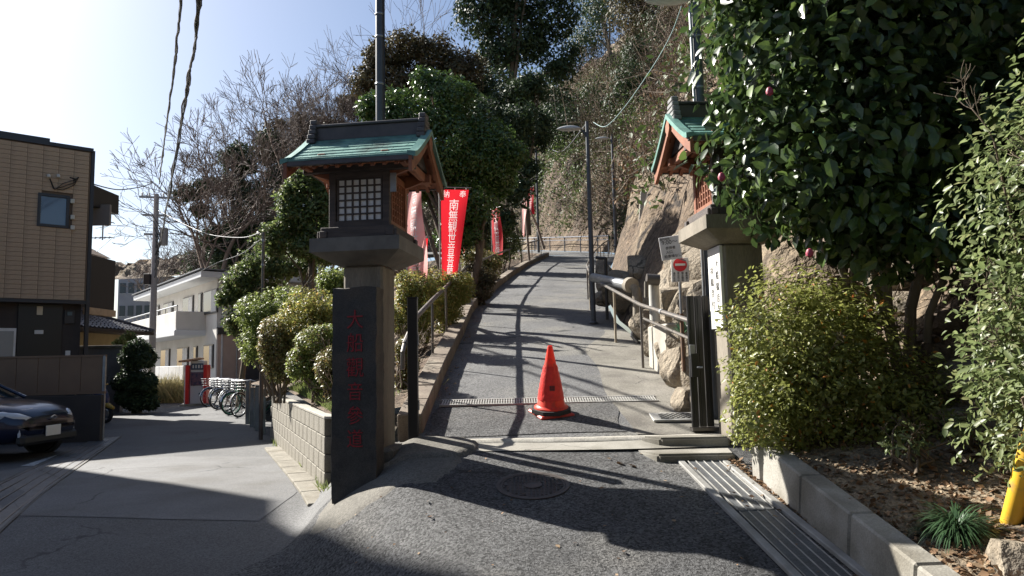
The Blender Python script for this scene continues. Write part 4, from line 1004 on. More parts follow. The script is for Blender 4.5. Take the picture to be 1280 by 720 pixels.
# brown screen fence in front of it
fq0 = at(128, 500, 14.5); fq1 = at(-160, 500, 14.0); fdir = (fq1 - fq0).normalized(); fdir.z = 0; fdir.normalize()
sf = T('screen_fence', 'brown panel fence on a dark base wall in front of the tan building', 'fence', (fq0.x, 14.5, gz(fq0.x, 14.5))); FF = Matrix.Rotation(math.atan2(fdir.y, fdir.x), 4, 'Z')
zt_ = at(120, 446, 14.5).z - sf.location.z; zm = at(120, 489, 14.5).z - sf.location.z; fence_m = M('fence_brown', (.20,.125,.075), (.17,.105,.065), 2, .6)
x_ = .02
while x_ < 4.6:
    MB().box((x_ + .2, 0, (zt_ + zm) / 2), (.392, .03, zt_ - zm), FF, .003).build('fence_panel', fence_m, sf); x_ += .40
MB().box((2.3, 0, zt_ + .02), (4.7, .06, .04), FF).build('top_rail', fence_m, sf); MB().box((2.3, 0, zm - .025), (4.7, .10, .05), FF).build('bottom_rail', fence_m, sf)
MB().box((2.3, .05, zm / 2 - .06), (4.66, .14, zm - .02), FF, .01).build('base_wall', dkwall, sf)
MB().box((-.02, -.0, zt_ / 2), (.05, .06, zt_ + .04), FF).build('fence_post', steel, sf)
MB().box((.6, -.03, zm - .10), (.16, .06, .09), FF).build('vent_grille', black_paint, sf)
# house with dark tiled roof
th = T('tiled_house', 'low house with black tiled roof and cream wall beyond the brown fence', 'house', (-19.25, 29, .2))
cream = M('cream_plaster', (.45,.36,.20), (.38,.30,.17), 2, .85, .2, 60)
tilem = M('roof_tile', (.05,.05,.055), (.085,.085,.09), 4, .35, rvar=.12)
MB().box((0, 0, 1.5), (4.6, 4.6, 3.0)).build('wall', cream, th)
ez = at(170, 407, 26.7).z - .2
mm = MB(); e = 3.2; rdg = .0
mm.add([(-e, -e, ez), (e, -e, ez), (e, e, ez), (-e, e, ez), (0, 0, ez + 1.25), (-e, -e, ez - .12), (e, -e, ez - .12), (e, e, ez - .12), (-e, e, ez - .12)], [(0,1,4),(1,2,4),(2,3,4),(3,0,4),(0,5,6,1),(1,6,7,2),(2,7,8,3),(3,8,5,0),(5,8,7,6)])
mm.build('roof_deck', dkwall, th)
tm = MB()
for side in (0, 1):
    R_ = Matrix.Rotation(side * PI / 2, 4, 'Z')
    for r in range(13):
        t = r / 13; half = e * (1 - t); z_ = ez + 1.25 * t + .035; nn_ = max(1, int(half * 2 / .27))
        for c_ in range(nn_):
            x_ = -half + (c_ + .5) * 2 * half / nn_
            p = [(x_ - .12, -half, z_ + .0), (x_, -half, z_ + .06), (x_ + .12, -half, z_), (x_ + .12, -half + .30, z_ + .10), (x_, -half + .30, z_ + .14), (x_ - .12, -half + .30, z_ + .10)]
            tm.add(p, [(0,1,4,5),(1,2,3,4)], R_)
tag(tm.build('roof_tiles', tilem, th, smooth=False, recalc=False), kind='stuff')
for k in range(4):
    a = k * PI / 2 + PI / 4; MB().tube([(e * 1.41 * math.cos(a), e * 1.41 * math.sin(a), ez + .08), (0, 0, ez + 1.36)], .08, 6).build('hip_ridge', tilem, th)
MB().tube([(1.9, -2.36, 0), (1.9, -2.36, 2.6), (2.7, -3.1, ez - .15)], .035, 6).build('downpipe', dkmetal, th)
ub = T('rear_house', 'small piece of a taller house with pale roof tiles behind the dark balconies', 'house', (at(118, 310, 30).x - 2.3, 30, .2))
zz_ = at(120, 300, 30).z - .2
MB().box((0, 0, zz_ / 2 - .25), (2.6, 3, zz_ - .5)).build('wall', dkwall, ub)
MB().add([(-1.9,-2,zz_-.5),(1.9,-2,zz_-.5),(1.9,2,zz_-.5),(-1.9,2,zz_-.5),(-1.0,0,zz_+.5),(.6,0,zz_+.5)], [(0,1,5,4),(1,2,5),(2,3,4,5),(3,0,4),(0,3,2,1)]).build('roof', M('pale_roof_tile', (.45,.33,.22), (.25,.2,.16), 12, .7), ub)
MB().box((0,-2.02,zz_-.9),(3.7,.05,.12)).build('gutter', dkmetal, ub)
an = T('roof_antenna', 'thin television antenna on the roof behind the dark balconies', 'antenna', at(128, 300, 30.5))
MB().tube([(0,0,0),(0,0,1.35)], .03, 6).build('mast', steel, an)
for z_ in (1.3, .75, .1):
    MB().tube([(-.45,0,z_),(.45,0,z_)], .02, 5).build('boom', steel, an)
    for k in range(5): MB().tube([(-.4+.2*k,-.2,z_),(-.4+.2*k,.2,z_)], .015, 4).build('element', steel, an)
gw = T('garden_wall', 'grey plaster garden wall with coping beside the dark hedge', 'wall', (at(100, 500, 24).x, 24, .2))
x1 = at(152, 500, 24).x - gw.location.x; zt2 = at(130, 435, 24).z - .2
MB().box((x1 / 2 - 1, 0, zt2 / 2), (x1 + 2, .2, zt2)).build('wall', M('grey_plaster', (.27,.26,.27), (.2,.19,.2), 2, .9), gw)
MB().box((x1 / 2 - 1, 0, zt2 + .04), (x1 + 2.1, .34, .09), bev=.01).build('coping', concrete, gw)
# white two-storey house
WC = Vector((at(271, 400, 37.5).x, 37.5, .2)); f_ = Vector((-9.3, 11.5, 0)).normalized(); g_ = Vector((f_.y, -f_.x, 0))   # along facade; into the building
wh = T('white_house', 'two-storey off-white house with long balcony and sliding windows', 'house', WC)
WM = Matrix(((f_.x, g_.x, 0, 0), (f_.y, g_.y, 0, 0), (0, 0, 1, 0), (0, 0, 0, 1)))
wallw = M('white_house_wall', (.68,.66,.62), (.60,.58,.54), 1.2, .85, .2, 40); trimw = M('house_trim', (.62,.64,.66), rough=.5); pinkw = M('pink_wall', (.50,.37,.30), (.44,.32,.26), 2, .85)
def wz(py, d=37.5, px=271): return at(px, py, d).z - .2
H1 = wz(349); MB().box((7.2, 4.5, H1 / 2), (14.4, 9, H1), WM).build('wall', wallw, wh)
mm = MB(); rb = wz(352); rt_ = wz(343)
mm.box((7.2, 4.2, (rb + rt_) / 2 + .1), (15.6, 10.4, .32), WM, .02); mm.build('roof', trimw, wh)
MB().box((7.2, 4.2, rt_ + .16), (15.8, 10.6, .05), WM).build('roof_sheet', M('grey_roof', (.16,.17,.19), rough=.5), wh)
by0, by1 = wz(412, 38, 250), wz(388, 38, 250)
MB().box((8.6, -.75, (by0 + by1) / 2), (13.2, 1.5, by1 - by0), WM, .02).build('balcony_wall', wallw, wh)
MB().box((8.6, -.78, by0 - .14), (13.4, 1.62, .30), WM, .02).build('balcony_slab', trimw, wh)
MB().tube([WM @ Vector((2.0, -1.45, by1 + .30)), WM @ Vector((15.2, -1.45, by1 + .30))], .04, 6).build('balcony_rail', steel, wh)
for k in range(12): MB().tube([WM @ Vector((2.0 + 1.2 * k, -1.45, by1)), WM @ Vector((2.0 + 1.2 * k, -1.45, by1 + .30))], .03, 5).build('rail_post', steel, wh)
dg = M('dark_window_glass', (.03,.035,.045), rough=.08, spec=.7); curt = M('pale_shutter', (.60,.60,.60), (.5,.5,.5), 3, .6)
def hwin(x_, z0_, z1_, w_, dark=.6, side=0):
    MX = WM if not side else WM @ Matrix.Rotation(0, 4, 'Z')
    fr = MB().box((x_, -.03, (z0_ + z1_) / 2), (w_ + .14, .08, z1_ - z0_ + .14), WM).build('window', dkmetal, wh)
    MB().box((x_ + w_ * (.5 - dark / 2), -.075, (z0_ + z1_) / 2), (w_ * dark - .06, .02, z1_ - z0_), WM).build('pane', dg, fr)
    MB().box((x_ - w_ * dark / 2, -.085, (z0_ + z1_) / 2), (w_ * (1 - dark) - .04, .025, z1_ - z0_), WM).build('shutter', curt, fr)
for x_, w_, dk, a_, b_ in ((1.0, 2.2, .62, 362, 386), (2.9, .5, .9, 365, 384), (5.3, 2.0, .6, 370, 386), (9.8, 2.2, .55, 372, 388), (13.0, 1.6, .6, 374, 388)):
    hwin(x_, by1 - .1, H1 - .55, w_, dk)
for x_, w_, dk in ((1.2, 1.5, .7), (3.6, .5, .9), (6.2, 2.2, .55), (10.2, 2.0, .6)): hwin(x_, 1.45, 2.55, w_, dk)
MB().box((-.04, 4.5, 1.55), (.1, 8.9, 3.1), WM).build('lower_end_wall', pinkw, wh)
MB().box((-.1, 2.6, 3.3), (.25, 5.2, .35), WM).build('end_canopy', dkmetal, wh)
MB().box((-.12, 3.0, 1.1), (.08, 3.0, 2.2), WM).build('garage_shade_panel', M('garage_dark', (.05,.045,.045), rough=.6), wh)  # flat dark panel painting the shade inside the garage opening
MB().tube([WM @ Vector((-.12, .25, 0)), WM @ Vector((-.12, .25, H1))], .05, 6).build('downpipe', curt, wh)
MB().tube([WM @ Vector((-.5, .9, .6)), WM @ Vector((-.5, .9, 3.4))], .04, 6).build('service_pipe', steel, wh)
fb = T('garden_fence_wall', 'low grey and white wall with dry grass in front of the white house', 'wall', (at(214, 480, 33.5).x, 33.5, .2))
FB = Matrix.Rotation(math.atan2(f_.y, f_.x), 4, 'Z'); 
MB().box((1.2, 0, .45), (9, .18, .9), FB).build('base_wall', concrete, fb)
for k in range(5): MB().box((-2.4 + 1.8 * k, 0, 1.2), (1.78, .10, .62), FB, .01).build('panel', curt, fb)
# far apartment
ap = T('far_apartment', 'distant grey apartment block above the trees', 'building', (at(188, 400, 95).x, 95, .4)); apz = at(188, 347, 95).z - .4
MB().box((0, 0, apz / 2), (4.4, 8, apz)).build('wall', M('far_grey_wall', (.33,.34,.37), (.28,.29,.32), 1, .8), ap)
MB().box((0, 0, apz + .1), (4.6, 8.2, .25)).build('roof', concrete, ap)
for i in range(4):
    for j in range(3): 
        w_ = MB().box((-1.6 + 1.06 * i, -4.03, apz - 1.8 - 2.9 * j), (.7, .06, 1.3)).build('window', dg, ap); MB().box((-1.6 + 1.06 * i, -4.06, apz - 2.5 - 2.9 * j), (.8, .05, .06)).build('sill', curt, w_)
# vending machine
vq = at(247, 503, 27.5); vm = T('vending_machine', 'red and white ticket vending machine under a slanted tan roof', 'vending machine', (vq.x, 27.5, gz(vq.x, 27.5)), math.radians(12))
vred = M('machine_red', (.55,.02,.02), rough=.4); vwh = M('machine_white', (.70,.70,.68), rough=.4)
hh = at(247, 447, 27.5).z - vm.location.z - .12
MB().box((0, .1, hh / 2), (.50, .55, hh), bev=.02).build('cabinet', vwh, vm)
for s_ in (-1, 1): MB().box((s_ * .315, -.02, hh / 2 - .08), (.12, .7, hh - .16), bev=.02).build('side_panel', vred, vm)
MB().box((-.40, .0, hh / 2 - .05), (.05, .6, hh - .2), bev=.01).build('notice_strip', M('notice_white', (.75,.75,.78), (.55,.6,.7), 9, .6), vm)
MB().box((0, -.06, hh + .05), (.74, .85, .07), Matrix.Rotation(math.radians(-8), 4, 'Y'), .01).build('canopy', M('canopy_tan', (.42,.27,.18), rough=.7), vm)
MB().box((0, -.19, hh - .22), (.44, .03, .24), bev=.01).build('display', winglass, vm)
MB().box((0, -.19, hh - .68), (.44, .03, .50), bev=.01).build('poster', M('dark_poster', (.03,.04,.10), (.25,.12,.15), 12, .5), vm)
for k in range(4): MB().box((-.14 + .1 * k, -.21, hh - .22), (.05, .02, .12)).build('button', vwh, vm)
MB().box((.12, -.19, .42), (.08, .03, .08)).build('coin_return', black_paint, vm); MB().box((-.1, -.19, .78), (.03, .03, .1)).build('coin_slot', steel_dark, vm)
MB().box((0, 0, .03), (1.1, .8, .08), bev=.01).build('plinth', concrete, vm)
# bicycles
rubber = M('tyre_rubber', .015, rough=.8); chrome = M('bicycle_chrome', (.55,.56,.58), rough=.25, metal=.9); blue_f = M('bicycle_blue', (.03,.07,.22), rough=.3); green_f = M('bicycle_green', (.03,.25,.14), rough=.3); dark_f = M('bicycle_black', .02, rough=.3)
def bicycle(label, loc, rz, fm, basket=True):
    t = T('bicycle', label, 'bicycle', loc, rz, 'bicycles parked beside the vending machine'); r = .33
    for x_ in (-.53, .53):
        w_ = MB(); w_.tube([(x_ + r * math.cos(a * PI / 12), 0, r + r * math.sin(a * PI / 12)) for a in range(25)], .02, 6, cap=False); wo_ = w_.build('wheel', rubber, t)
        w_ = MB(); w_.tube([(x_ + (r - .03) * math.cos(a * PI / 12), 0, r + (r - .03) * math.sin(a * PI / 12)) for a in range(25)], .012, 5, cap=False); w_.build('rim', chrome if fm is not green_f else green_f, wo_)
        w_ = MB()
        for a in range(12): w_.tube([(x_, 0, r), (x_ + .3 * math.cos(a * PI / 6), 0, r + .3 * math.sin(a * PI / 6))], .004, 3)
        w_.build('spokes', chrome, wo_)
        w_ = MB(); w_.tube([(x_ + (r + .03) * math.cos(a), 0, r + (r + .03) * math.sin(a)) for a in (.2, .6, 1, 1.4, 1.8, 2.2, 2.6)], .022, 5); w_.build('mudguard', chrome, t)
    fr = MB()
    for a, b in (((-.53, 0, r), (-.12, 0, .30)), ((-.12, 0, .30), (-.22, 0, .78)), ((-.53, 0, r), (-.2, 0, .70)), ((-.12, 0, .30), (.36, 0, .72)), ((-.2, 0, .60), (.36, 0, .80)), ((.34, 0, .92), (.40, 0, .66)), ((.40, 0, .66), (.53, 0, r))): fr.tube([a, b], .018, 6)
    fr.build('frame', fm, t)
    MB().tube([(.20, -.28, .98), (.28, -.2, 1.02), (.34, 0, 1.0), (.28, .2, 1.02), (.20, .28, .98)], .013, 6).build('handlebar', chrome, t)
    MB().lathe([(0, .86), (.10, .85), (.11, .82), (.05, .79), (0, .79)], 12, (-.25, 0, 0)).build('saddle', rubber, t)
    MB().tube([(-.12, -.12, .2), (-.12, .12, .4)], .012, 5).build('pedals', rubber, t)
    if basket:
        b_ = MB()
        for z_ in (.76, .84, .92, 1.0):
            s_ = .12 + (z_ - .76) * .15; b_.tube([(.60 - s_, -s_, z_), (.60 + s_, -s_, z_), (.60 + s_, s_, z_), (.60 - s_, s_, z_), (.60 - s_, -s_, z_)], .006, 4)
        for k in range(12):
            a = k * PI / 6; b_.tube([(.60 + .12 * math.cos(a), .12 * math.sin(a), .76), (.60 + .155 * math.cos(a), .155 * math.sin(a), 1.0)], .004, 3)
        b_.build('basket', steel, t)
    rk = MB()
    for s_ in (-.05, .05): rk.tube([(-.78, s_, .70), (-.30, s_, .70)], .008, 4)
    rk.tube([(-.75, 0, .70), (-.53, 0, r)], .008, 4); rk.build('carrier', chrome, t)
    return t
bl_ = ('black bicycle with basket next to the vending machine', 'black bicycle second in line from the vending machine', 'blue bicycle in the middle of the parked row', 'dark bicycle with chrome mudguards behind the blue one', 'silver bicycle second from the concrete posts', 'bicycle with green wheels nearest the concrete posts', 'black bicycle half hidden by the concrete posts')
for k in range(7):
    px = 278 + 6.2 * k; d__ = 26.6 - .95 * k; q = at(px, 505, d__)
    bicycle(bl_[k], (q.x, d__, gz(q.x, d__) + .01), math.radians(-118 + (k * 37 % 23) - 8), (dark_f, dark_f, blue_f, dark_f, chrome, green_f, dark_f)[k], k != 4)
# scooter
sq = at(148, 512, 19.5); sc_ = T('scooter', 'yellow and navy scooter parked behind the fence end', 'scooter', (sq.x - .75, 19.5, .2), math.radians(-20))
navy = M('scooter_navy', (.02,.03,.09), rough=.3); yel = M('scooter_yellow', (.38,.24,.03), rough=.4)
for x_ in (-.55, .55):
    w_ = MB(); w_.tube([(x_ + .2 * math.cos(a * PI / 10), 0, .24 + .2 * math.sin(a * PI / 10)) for a in range(21)], .05, 8, cap=False); wo_ = w_.build('wheel', rubber, sc_)
    MB().tube([(x_, -.03, .24), (x_, .03, .24)], .12, 12).build('hub', steel, wo_)
def loft(name, secs, mat, par, n=12):
    mm = MB(); v = []
    for (c, w_, h_) in secs:
        for k in range(n):
            a = 2 * PI * k / n; cs, sn = math.cos(a), math.sin(a); v.append((c[0], c[1] + w_ * abs(cs) ** .7 * (1 if cs > 0 else -1), c[2] + h_ * abs(sn) ** .7 * (1 if sn > 0 else -1)))
    f = [(s_ * n + k, s_ * n + (k + 1) % n, (s_ + 1) * n + (k + 1) % n, (s_ + 1) * n + k) for s_ in range(len(secs) - 1) for k in range(n)] + [tuple(range(n)), tuple((len(secs) - 1) * n + k for k in range(n))]
    mm.add(v, f); return mm.build(name, mat, par, smooth=True)
loft('rear_body', [((-.85, 0, .62), .05, .04), ((-.7, 0, .6), .13, .12), ((-.4, 0, .55), .17, .17), ((-.1, 0, .5), .15, .18), ((0, 0, .4), .12, .12)], yel, sc_)
loft('seat', [((-.78, 0, .74), .08, .03), ((-.5, 0, .76), .14, .05), ((-.1, 0, .74), .12, .05), ((0, 0, .72), .06, .03)], rubber, sc_)
loft('front_shield', [((.18, 0, .55), .12, .25), ((.30, 0, .62), .19, .30), ((.45, 0, .66), .15, .26), ((.62, 0, .60), .05, .10)], navy, sc_)
loft('front_mudguard', [((.30, 0, .42), .06, .05), ((.55, 0, .50), .09, .07), ((.82, 0, .40), .04, .04)], yel, sc_)
loft('floor_board', [((-.1, 0, .28), .14, .05), ((.25, 0, .28), .14, .05)], navy, sc_)
MB().tube([(.22, -.32, 1.02), (.3, 0, .98), (.22, .32, 1.02)], .02, 6).build('handlebar', yel, sc_)
for s_ in (-1, 1): mo = MB().tube([(.25, s_ * .25, 1.02), (.22, s_ * .3, 1.22)], .008, 5).build('mirror_arm', rubber, sc_); MB().lathe([(0, -.01), (.06, 0), (0, .01)], 10, (.22, s_ * .3, 1.25)).build('mirror', rubber, sc_)
# car
paint = M('car_paint', (.004,.008,.03), rough=.25, coat=.6); plas = M('car_plastic', .02, rough=.5); lampg = M('headlight_glass', (.55,.58,.62), rough=.08, spec=.8)
nq = at(64, 540, 11.8); a_ = math.radians(-5); h0 = Vector((math.cos(a_), math.sin(a_), 0))
car = T('parked_car', 'dark blue car parked nose outward at the left edge of the picture', 'car', (nq.x - h0.x * 2.05 - .1, 11.9 - h0.y * 2.05, gz(-9, 12)), a_)
W2 = .82
body = [(-2.0, .45, .55, .70), (-1.9, .30, .95, .80), (-1.3, .24, 1.02, .84), (-.3, .22, 1.0, .85), (.5, .22, .99, .85), (1.0, .24, .95, .84), (1.5, .26, .90, .81), (1.85, .30, .82, .72), (2.05, .36, .70, .60), (2.10, .42, .58, .52)]
mm = MB(); v = []; n = 16
for (x_, zb_, ztp, hw_) in body:
    ring = [(-hw_ * .92, zb_), (-hw_, zb_ + .12), (-hw_ * 1.01, (zb_ + ztp) / 2), (-hw_ * .97, ztp - .10), (-hw_ * .86, ztp - .02), (-hw_ * .6, ztp + .015), (-hw_ * .3, ztp + .03), (0, ztp + .035)]
    ring = ring + [(-y_, z_) for y_, z_ in reversed(ring[:-1])] + [(0, zb_)]
    v += [(x_, y_, z_) for y_, z_ in ring]
n = 16; f = [(s_ * n + k, s_ * n + (k + 1) % n, (s_ + 1) * n + (k + 1) % n, (s_ + 1) * n + k) for s_ in range(len(body) - 1) for k in range(n)] + [tuple(range(n)), tuple((len(body) - 1) * n + k for k in range(n))]
mm.add(v, f); mm.build('body', paint, car, smooth=True)
cab = [(-1.95, .95, .95, .60), (-1.6, .95, 1.38, .62), (-.8, .96, 1.46, .63), (.0, .96, 1.42, .62), (.45, .96, 1.25, .62), (1.0, .93, .96, .66)]
mm = MB(); v = []
for (x_, zb_, ztp, hw_) in cab: v += [(x_, -hw_ - .12, zb_), (x_, -hw_, ztp - .05), (x_, -hw_ * .8, ztp), (x_, hw_ * .8, ztp), (x_, hw_, ztp - .05), (x_, hw_ + .12, zb_)]
f = [(s_ * 6 + k, s_ * 6 + (k + 1) % 6, (s_ + 1) * 6 + (k + 1) % 6, (s_ + 1) * 6 + k) for s_ in range(len(cab) - 1) for k in range(6)] + [(0,1,2,3,4,5), tuple(30 + k for k in range(6))]
mm.add(v, f); mm.build('cabin_glass', M('car_glass', (.02,.03,.03), rough=.05, spec=.8), car, smooth='auto')
MB().box((-.75, 0, 1.45), (1.5, 1.0, .05), bev=.02).build('roof', paint, car)
for s_ in (-1, 1):
    MB().tube([(1.05, s_ * .70, .96), (.45, s_ * .60, 1.26), (.0, s_ * .56, 1.42)], .03, 6).build('pillar', paint, car)
    MB().box((.55, s_ * .93, 1.0), (.12, .16, .11), bev=.03).build('wing_mirror', paint, car)
    hl = loft('headlight', [((1.62, s_ * .70, .73), .03, .03), ((1.78, s_ * .66, .73), .08, .065), ((1.94, s_ * .56, .70), .08, .06), ((2.06, s_ * .46, .66), .06, .035)], lampg, car)
    loft('headlight_bezel', [((1.70, s_ * .66, .71), .06, .03), ((1.85, s_ * .62, .70), .07, .05)], M('amber', (.35,.08,.03), rough=.3), hl)
    MB().box((2.02, s_ * .60, .42), (.04, .03, .24), Matrix.Identity(4), .008).build('daytime_lamp', lampg, car)
MB().box((2.06, 0, .56), (.08, .76, .10), bev=.02).build('grille', plas, car)
MB().box((2.03, 0, .34), (.16, 1.25, .18), bev=.05).build('lower_bumper', plas, car)
MB().box((2.125, 0, .45), (.015, .33, .165), bev=.004).build('number_plate', white_paint, car)
MB().tube([(2.13, -.07, .66), (2.14, 0, .69), (2.13, .07, .66), (2.13, 0, .63), (2.13, -.07, .66)], .012, 6).build('badge', chrome, car)
for x_ in (1.32, -1.3):
    for s_ in (-1, 1):
        w_ = MB().lathe([(0, -.09), (.25, -.09), (.305, -.07), (.315, 0), (.305, .07), (.25, .09), (0, .09)], 28, mx=Matrix.Translation((x_, s_ * .78, .315)) @ Matrix.Rotation(PI / 2, 4, 'X')); wo_ = w_.build('wheel', rubber, car)
        rim = MB()
        for a in range(5):
            an_ = a * 2 * PI / 5; rim.tube([(x_, s_ * .875, .315), (x_ + .19 * math.cos(an_), s_ * .88, .315 + .19 * math.sin(an_))], .026, 6)
        rim.tube([(x_ + .2 * math.cos(a * PI / 10), s_ * .875, .315 + .2 * math.sin(a * PI / 10)) for a in range(21)], .016, 6, cap=False); rim.build('rim', chrome, wo_)
        MB().lathe([(.335, -.06), (.37, -.06), (.37, .06), (.335, .06)], 28, mx=Matrix.Translation((x_, s_ * .80, .33)) @ Matrix.Rotation(PI / 2, 4, 'X')).build('wheel_arch', plas, car)
# neighbouring building outside the frame whose shade falls over the street
nb_ = T('neighbour_building', 'tall plain building beside the street just outside the left edge', 'building', (0, 0, 0))
S_ = Vector((SUN.x, SUN.y)) / SUN.z; Hn = 13.5; off = S_ * (Hn - .15)
sh_pts = [street_hit(52, 600), street_hit(345, 626), ground_hit(347, 652, G), ground_hit(470, 688, G), ground_hit(600, 724, G), ground_hit(1000, 990, G)]
poly = [(q.x + S_.x * (Hn - q.z), q.y + S_.y * (Hn - q.z)) for q in sh_pts] + [(-36, -6), (-36, 20)]
MB().prism(poly, 0, Hn).build('wall', siding, nb_, smooth=False)
# unseen houses added behind the viewer to close off the back half of the sky
for nm_, x0_, x1_, h_, y_, lb in (('sky_blocking_house', -14, -5, 8.5, -8.5, 'brown two-storey house added unseen behind the viewer to block sky, left'), ('sky_blocking_house', -4, 5, 7.2, -7.5, 'middle house added unseen behind the viewer to block sky'), ('sky_blocking_house', 6, 15, 9.5, -8.0, 'taller house added unseen behind the viewer to block sky, right')):
    hs_ = T(nm_, lb, 'house', ((x0_ + x1_) / 2, y_, 0)); w_ = x1_ - x0_
    MB().box((0, -3, h_ / 2 - .4), (w_, 6, h_ + .8)).build('wall', dkwall, hs_); MB().prism([(-w_ / 2 - .5, -6.5), (w_ / 2 + .5, -6.5), (w_ / 2 + .5, .6), (-w_ / 2 - .5, .6)], h_, h_ + .3).build('roof', tilem, hs_)
    for wx in (-.3, .3):
        for wz_ in (1.4, 4.2): o_w = MB().box((wx * w_, .03, wz_ + .6), (1.6, .08, 1.3)).build('window', dkmetal, hs_); MB().box((wx * w_, .075, wz_ + .6), (1.45, .02, 1.15)).build('pane', winglass, o_w)
# ------------------------------------------------------------------ utility pole and wires
uq = at(190, 440, 33); up_ = T('utility_pole', 'grey utility pole with crossarms above the white house', 'utility pole', (uq.x, 33, gz(uq.x, 33))); uh = at(191, 243, 33).z - up_.location.z
MB().tube([(0, 0, 0), (0, 0, uh)], [.17, .11], 14).build('pole', M('pole_concrete', (.36,.36,.37), (.3,.3,.31), 5, .8), up_)
for z_, l_ in ((uh - .15, .9), (uh - 1.0, .7), (uh - 1.9, .6)): MB().box((0, 0, z_), (l_ * 1.6, .09, .09), rotz(.3)).build('crossarm', steel, up_)
for s_ in (-.6, -.3, .3, .6): MB().lathe([(.03, 0), (.05, .05), (.03, .1), (.05, .14), (0, .18)], 8, (s_ * .96, s_ * .29, uh - .1)).build('insulator', white_paint, up_)
MB().tube([(.35, .1, uh - 2.4), (.35, .1, uh - 1.6)], .18, 12).build('transformer', M('transformer_grey', (.3,.3,.3), rough=.6), up_)
MB().box((-.25, -.1, uh - 4.0), (.3, .25, .5), bev=.02).build('junction_box', dkmetal, up_)
for k in range(6): MB().tube([(.05 * k - .1, -.15, uh - 1.0 - .3 * k), (.3, -.2, uh - 1.6 - .3 * k), (.1, -.15, uh - 2.2 - .35 * k)], .02, 5).build('cable_loop', black_paint, up_)
def wire(label, pts, r, name='overhead_wire', strands=1, sagw=0, mat=black_paint, group=None):
    P3 = [at(*p) for p in pts]
    mm = MB(); n = 60
    def pos(t):
        s_ = t * (len(P3) - 1); i = min(int(s_), len(P3) - 2); f = s_ - i
        p0 = P3[max(i - 1, 0)]; p1 = P3[i]; p2 = P3[i + 1]; p3 = P3[min(i + 2, len(P3) - 1)]
        return .5 * ((2 * p1) + (p2 - p0) * f + (2 * p0 - 5 * p1 + 4 * p2 - p3) * f * f + (3 * p1 - p0 - 3 * p2 + p3) * f ** 3)
    for s_ in range(strands):
        ph = s_ * 2 * PI / strands; w = sagw
        mm.tube([pos(t / n) + Vector((noise.noise(Vector((t * .45, ph, 0))), 0, noise.noise(Vector((t * .45, ph, 9))))) * w * 1.7 for t in range(n + 1)], r, 5)
    return tag(mm.build(name, mat, smooth=True), label, 'cable', group)
wire('thick twisted bundle of black overhead cables at the upper left', [(262, -60, 9.5), (250, 0, 11), (238, 90, 15), (222, 180, 21), (203, 290, 31), (196, 318, 33)], .022, strands=4, sagw=.05)
wire('single slack black cable left of the thick bundle', [(232, -60, 9.5), (226, 0, 11), (217, 90, 15), (205, 180, 22), (199, 230, 33)], .022, strands=2, sagw=.03)
wire('thin service wire from the tan building to the utility pole', [(88, 222, 19.4), (112, 229, 21), (148, 237, 26), (178, 233, 31), (191, 228, 33)], .022)
wire('pale wire sagging from the utility pole toward the trees', [(196, 262, 33), (230, 280, 28), (262, 293, 24), (300, 297, 19), (325, 291, 14.1)], .010, mat=pole_grey)
wire('thin wire running low from the wall pole to the white house', [(325, 300, 14.1), (300, 318, 20), (268, 330, 28), (240, 345, 36)], .010, mat=pole_grey)
wire('faint wire crossing the sky left of the utility pole', [(191, 250, 33), (160, 280, 30), (120, 315, 26)], .01, mat=steel)
wire('pale blue cable slanting from the large lamp down to the slim street lamp', [(852, 8, 7.6), (838, 45, 8.5), (815, 85, 9.6), (780, 135, 11.5), (757, 158, 12.8), (742, 153, 13.6)], .007, mat=M('pale_blue_cable', (.16,.26,.26), rough=.5))
wire('twin pale cables drooping near the far bend', [(733, 155, 13.7), (700, 190, 26), (680, 182, 38), (672, 186, 47)], .012, mat=pole_grey)
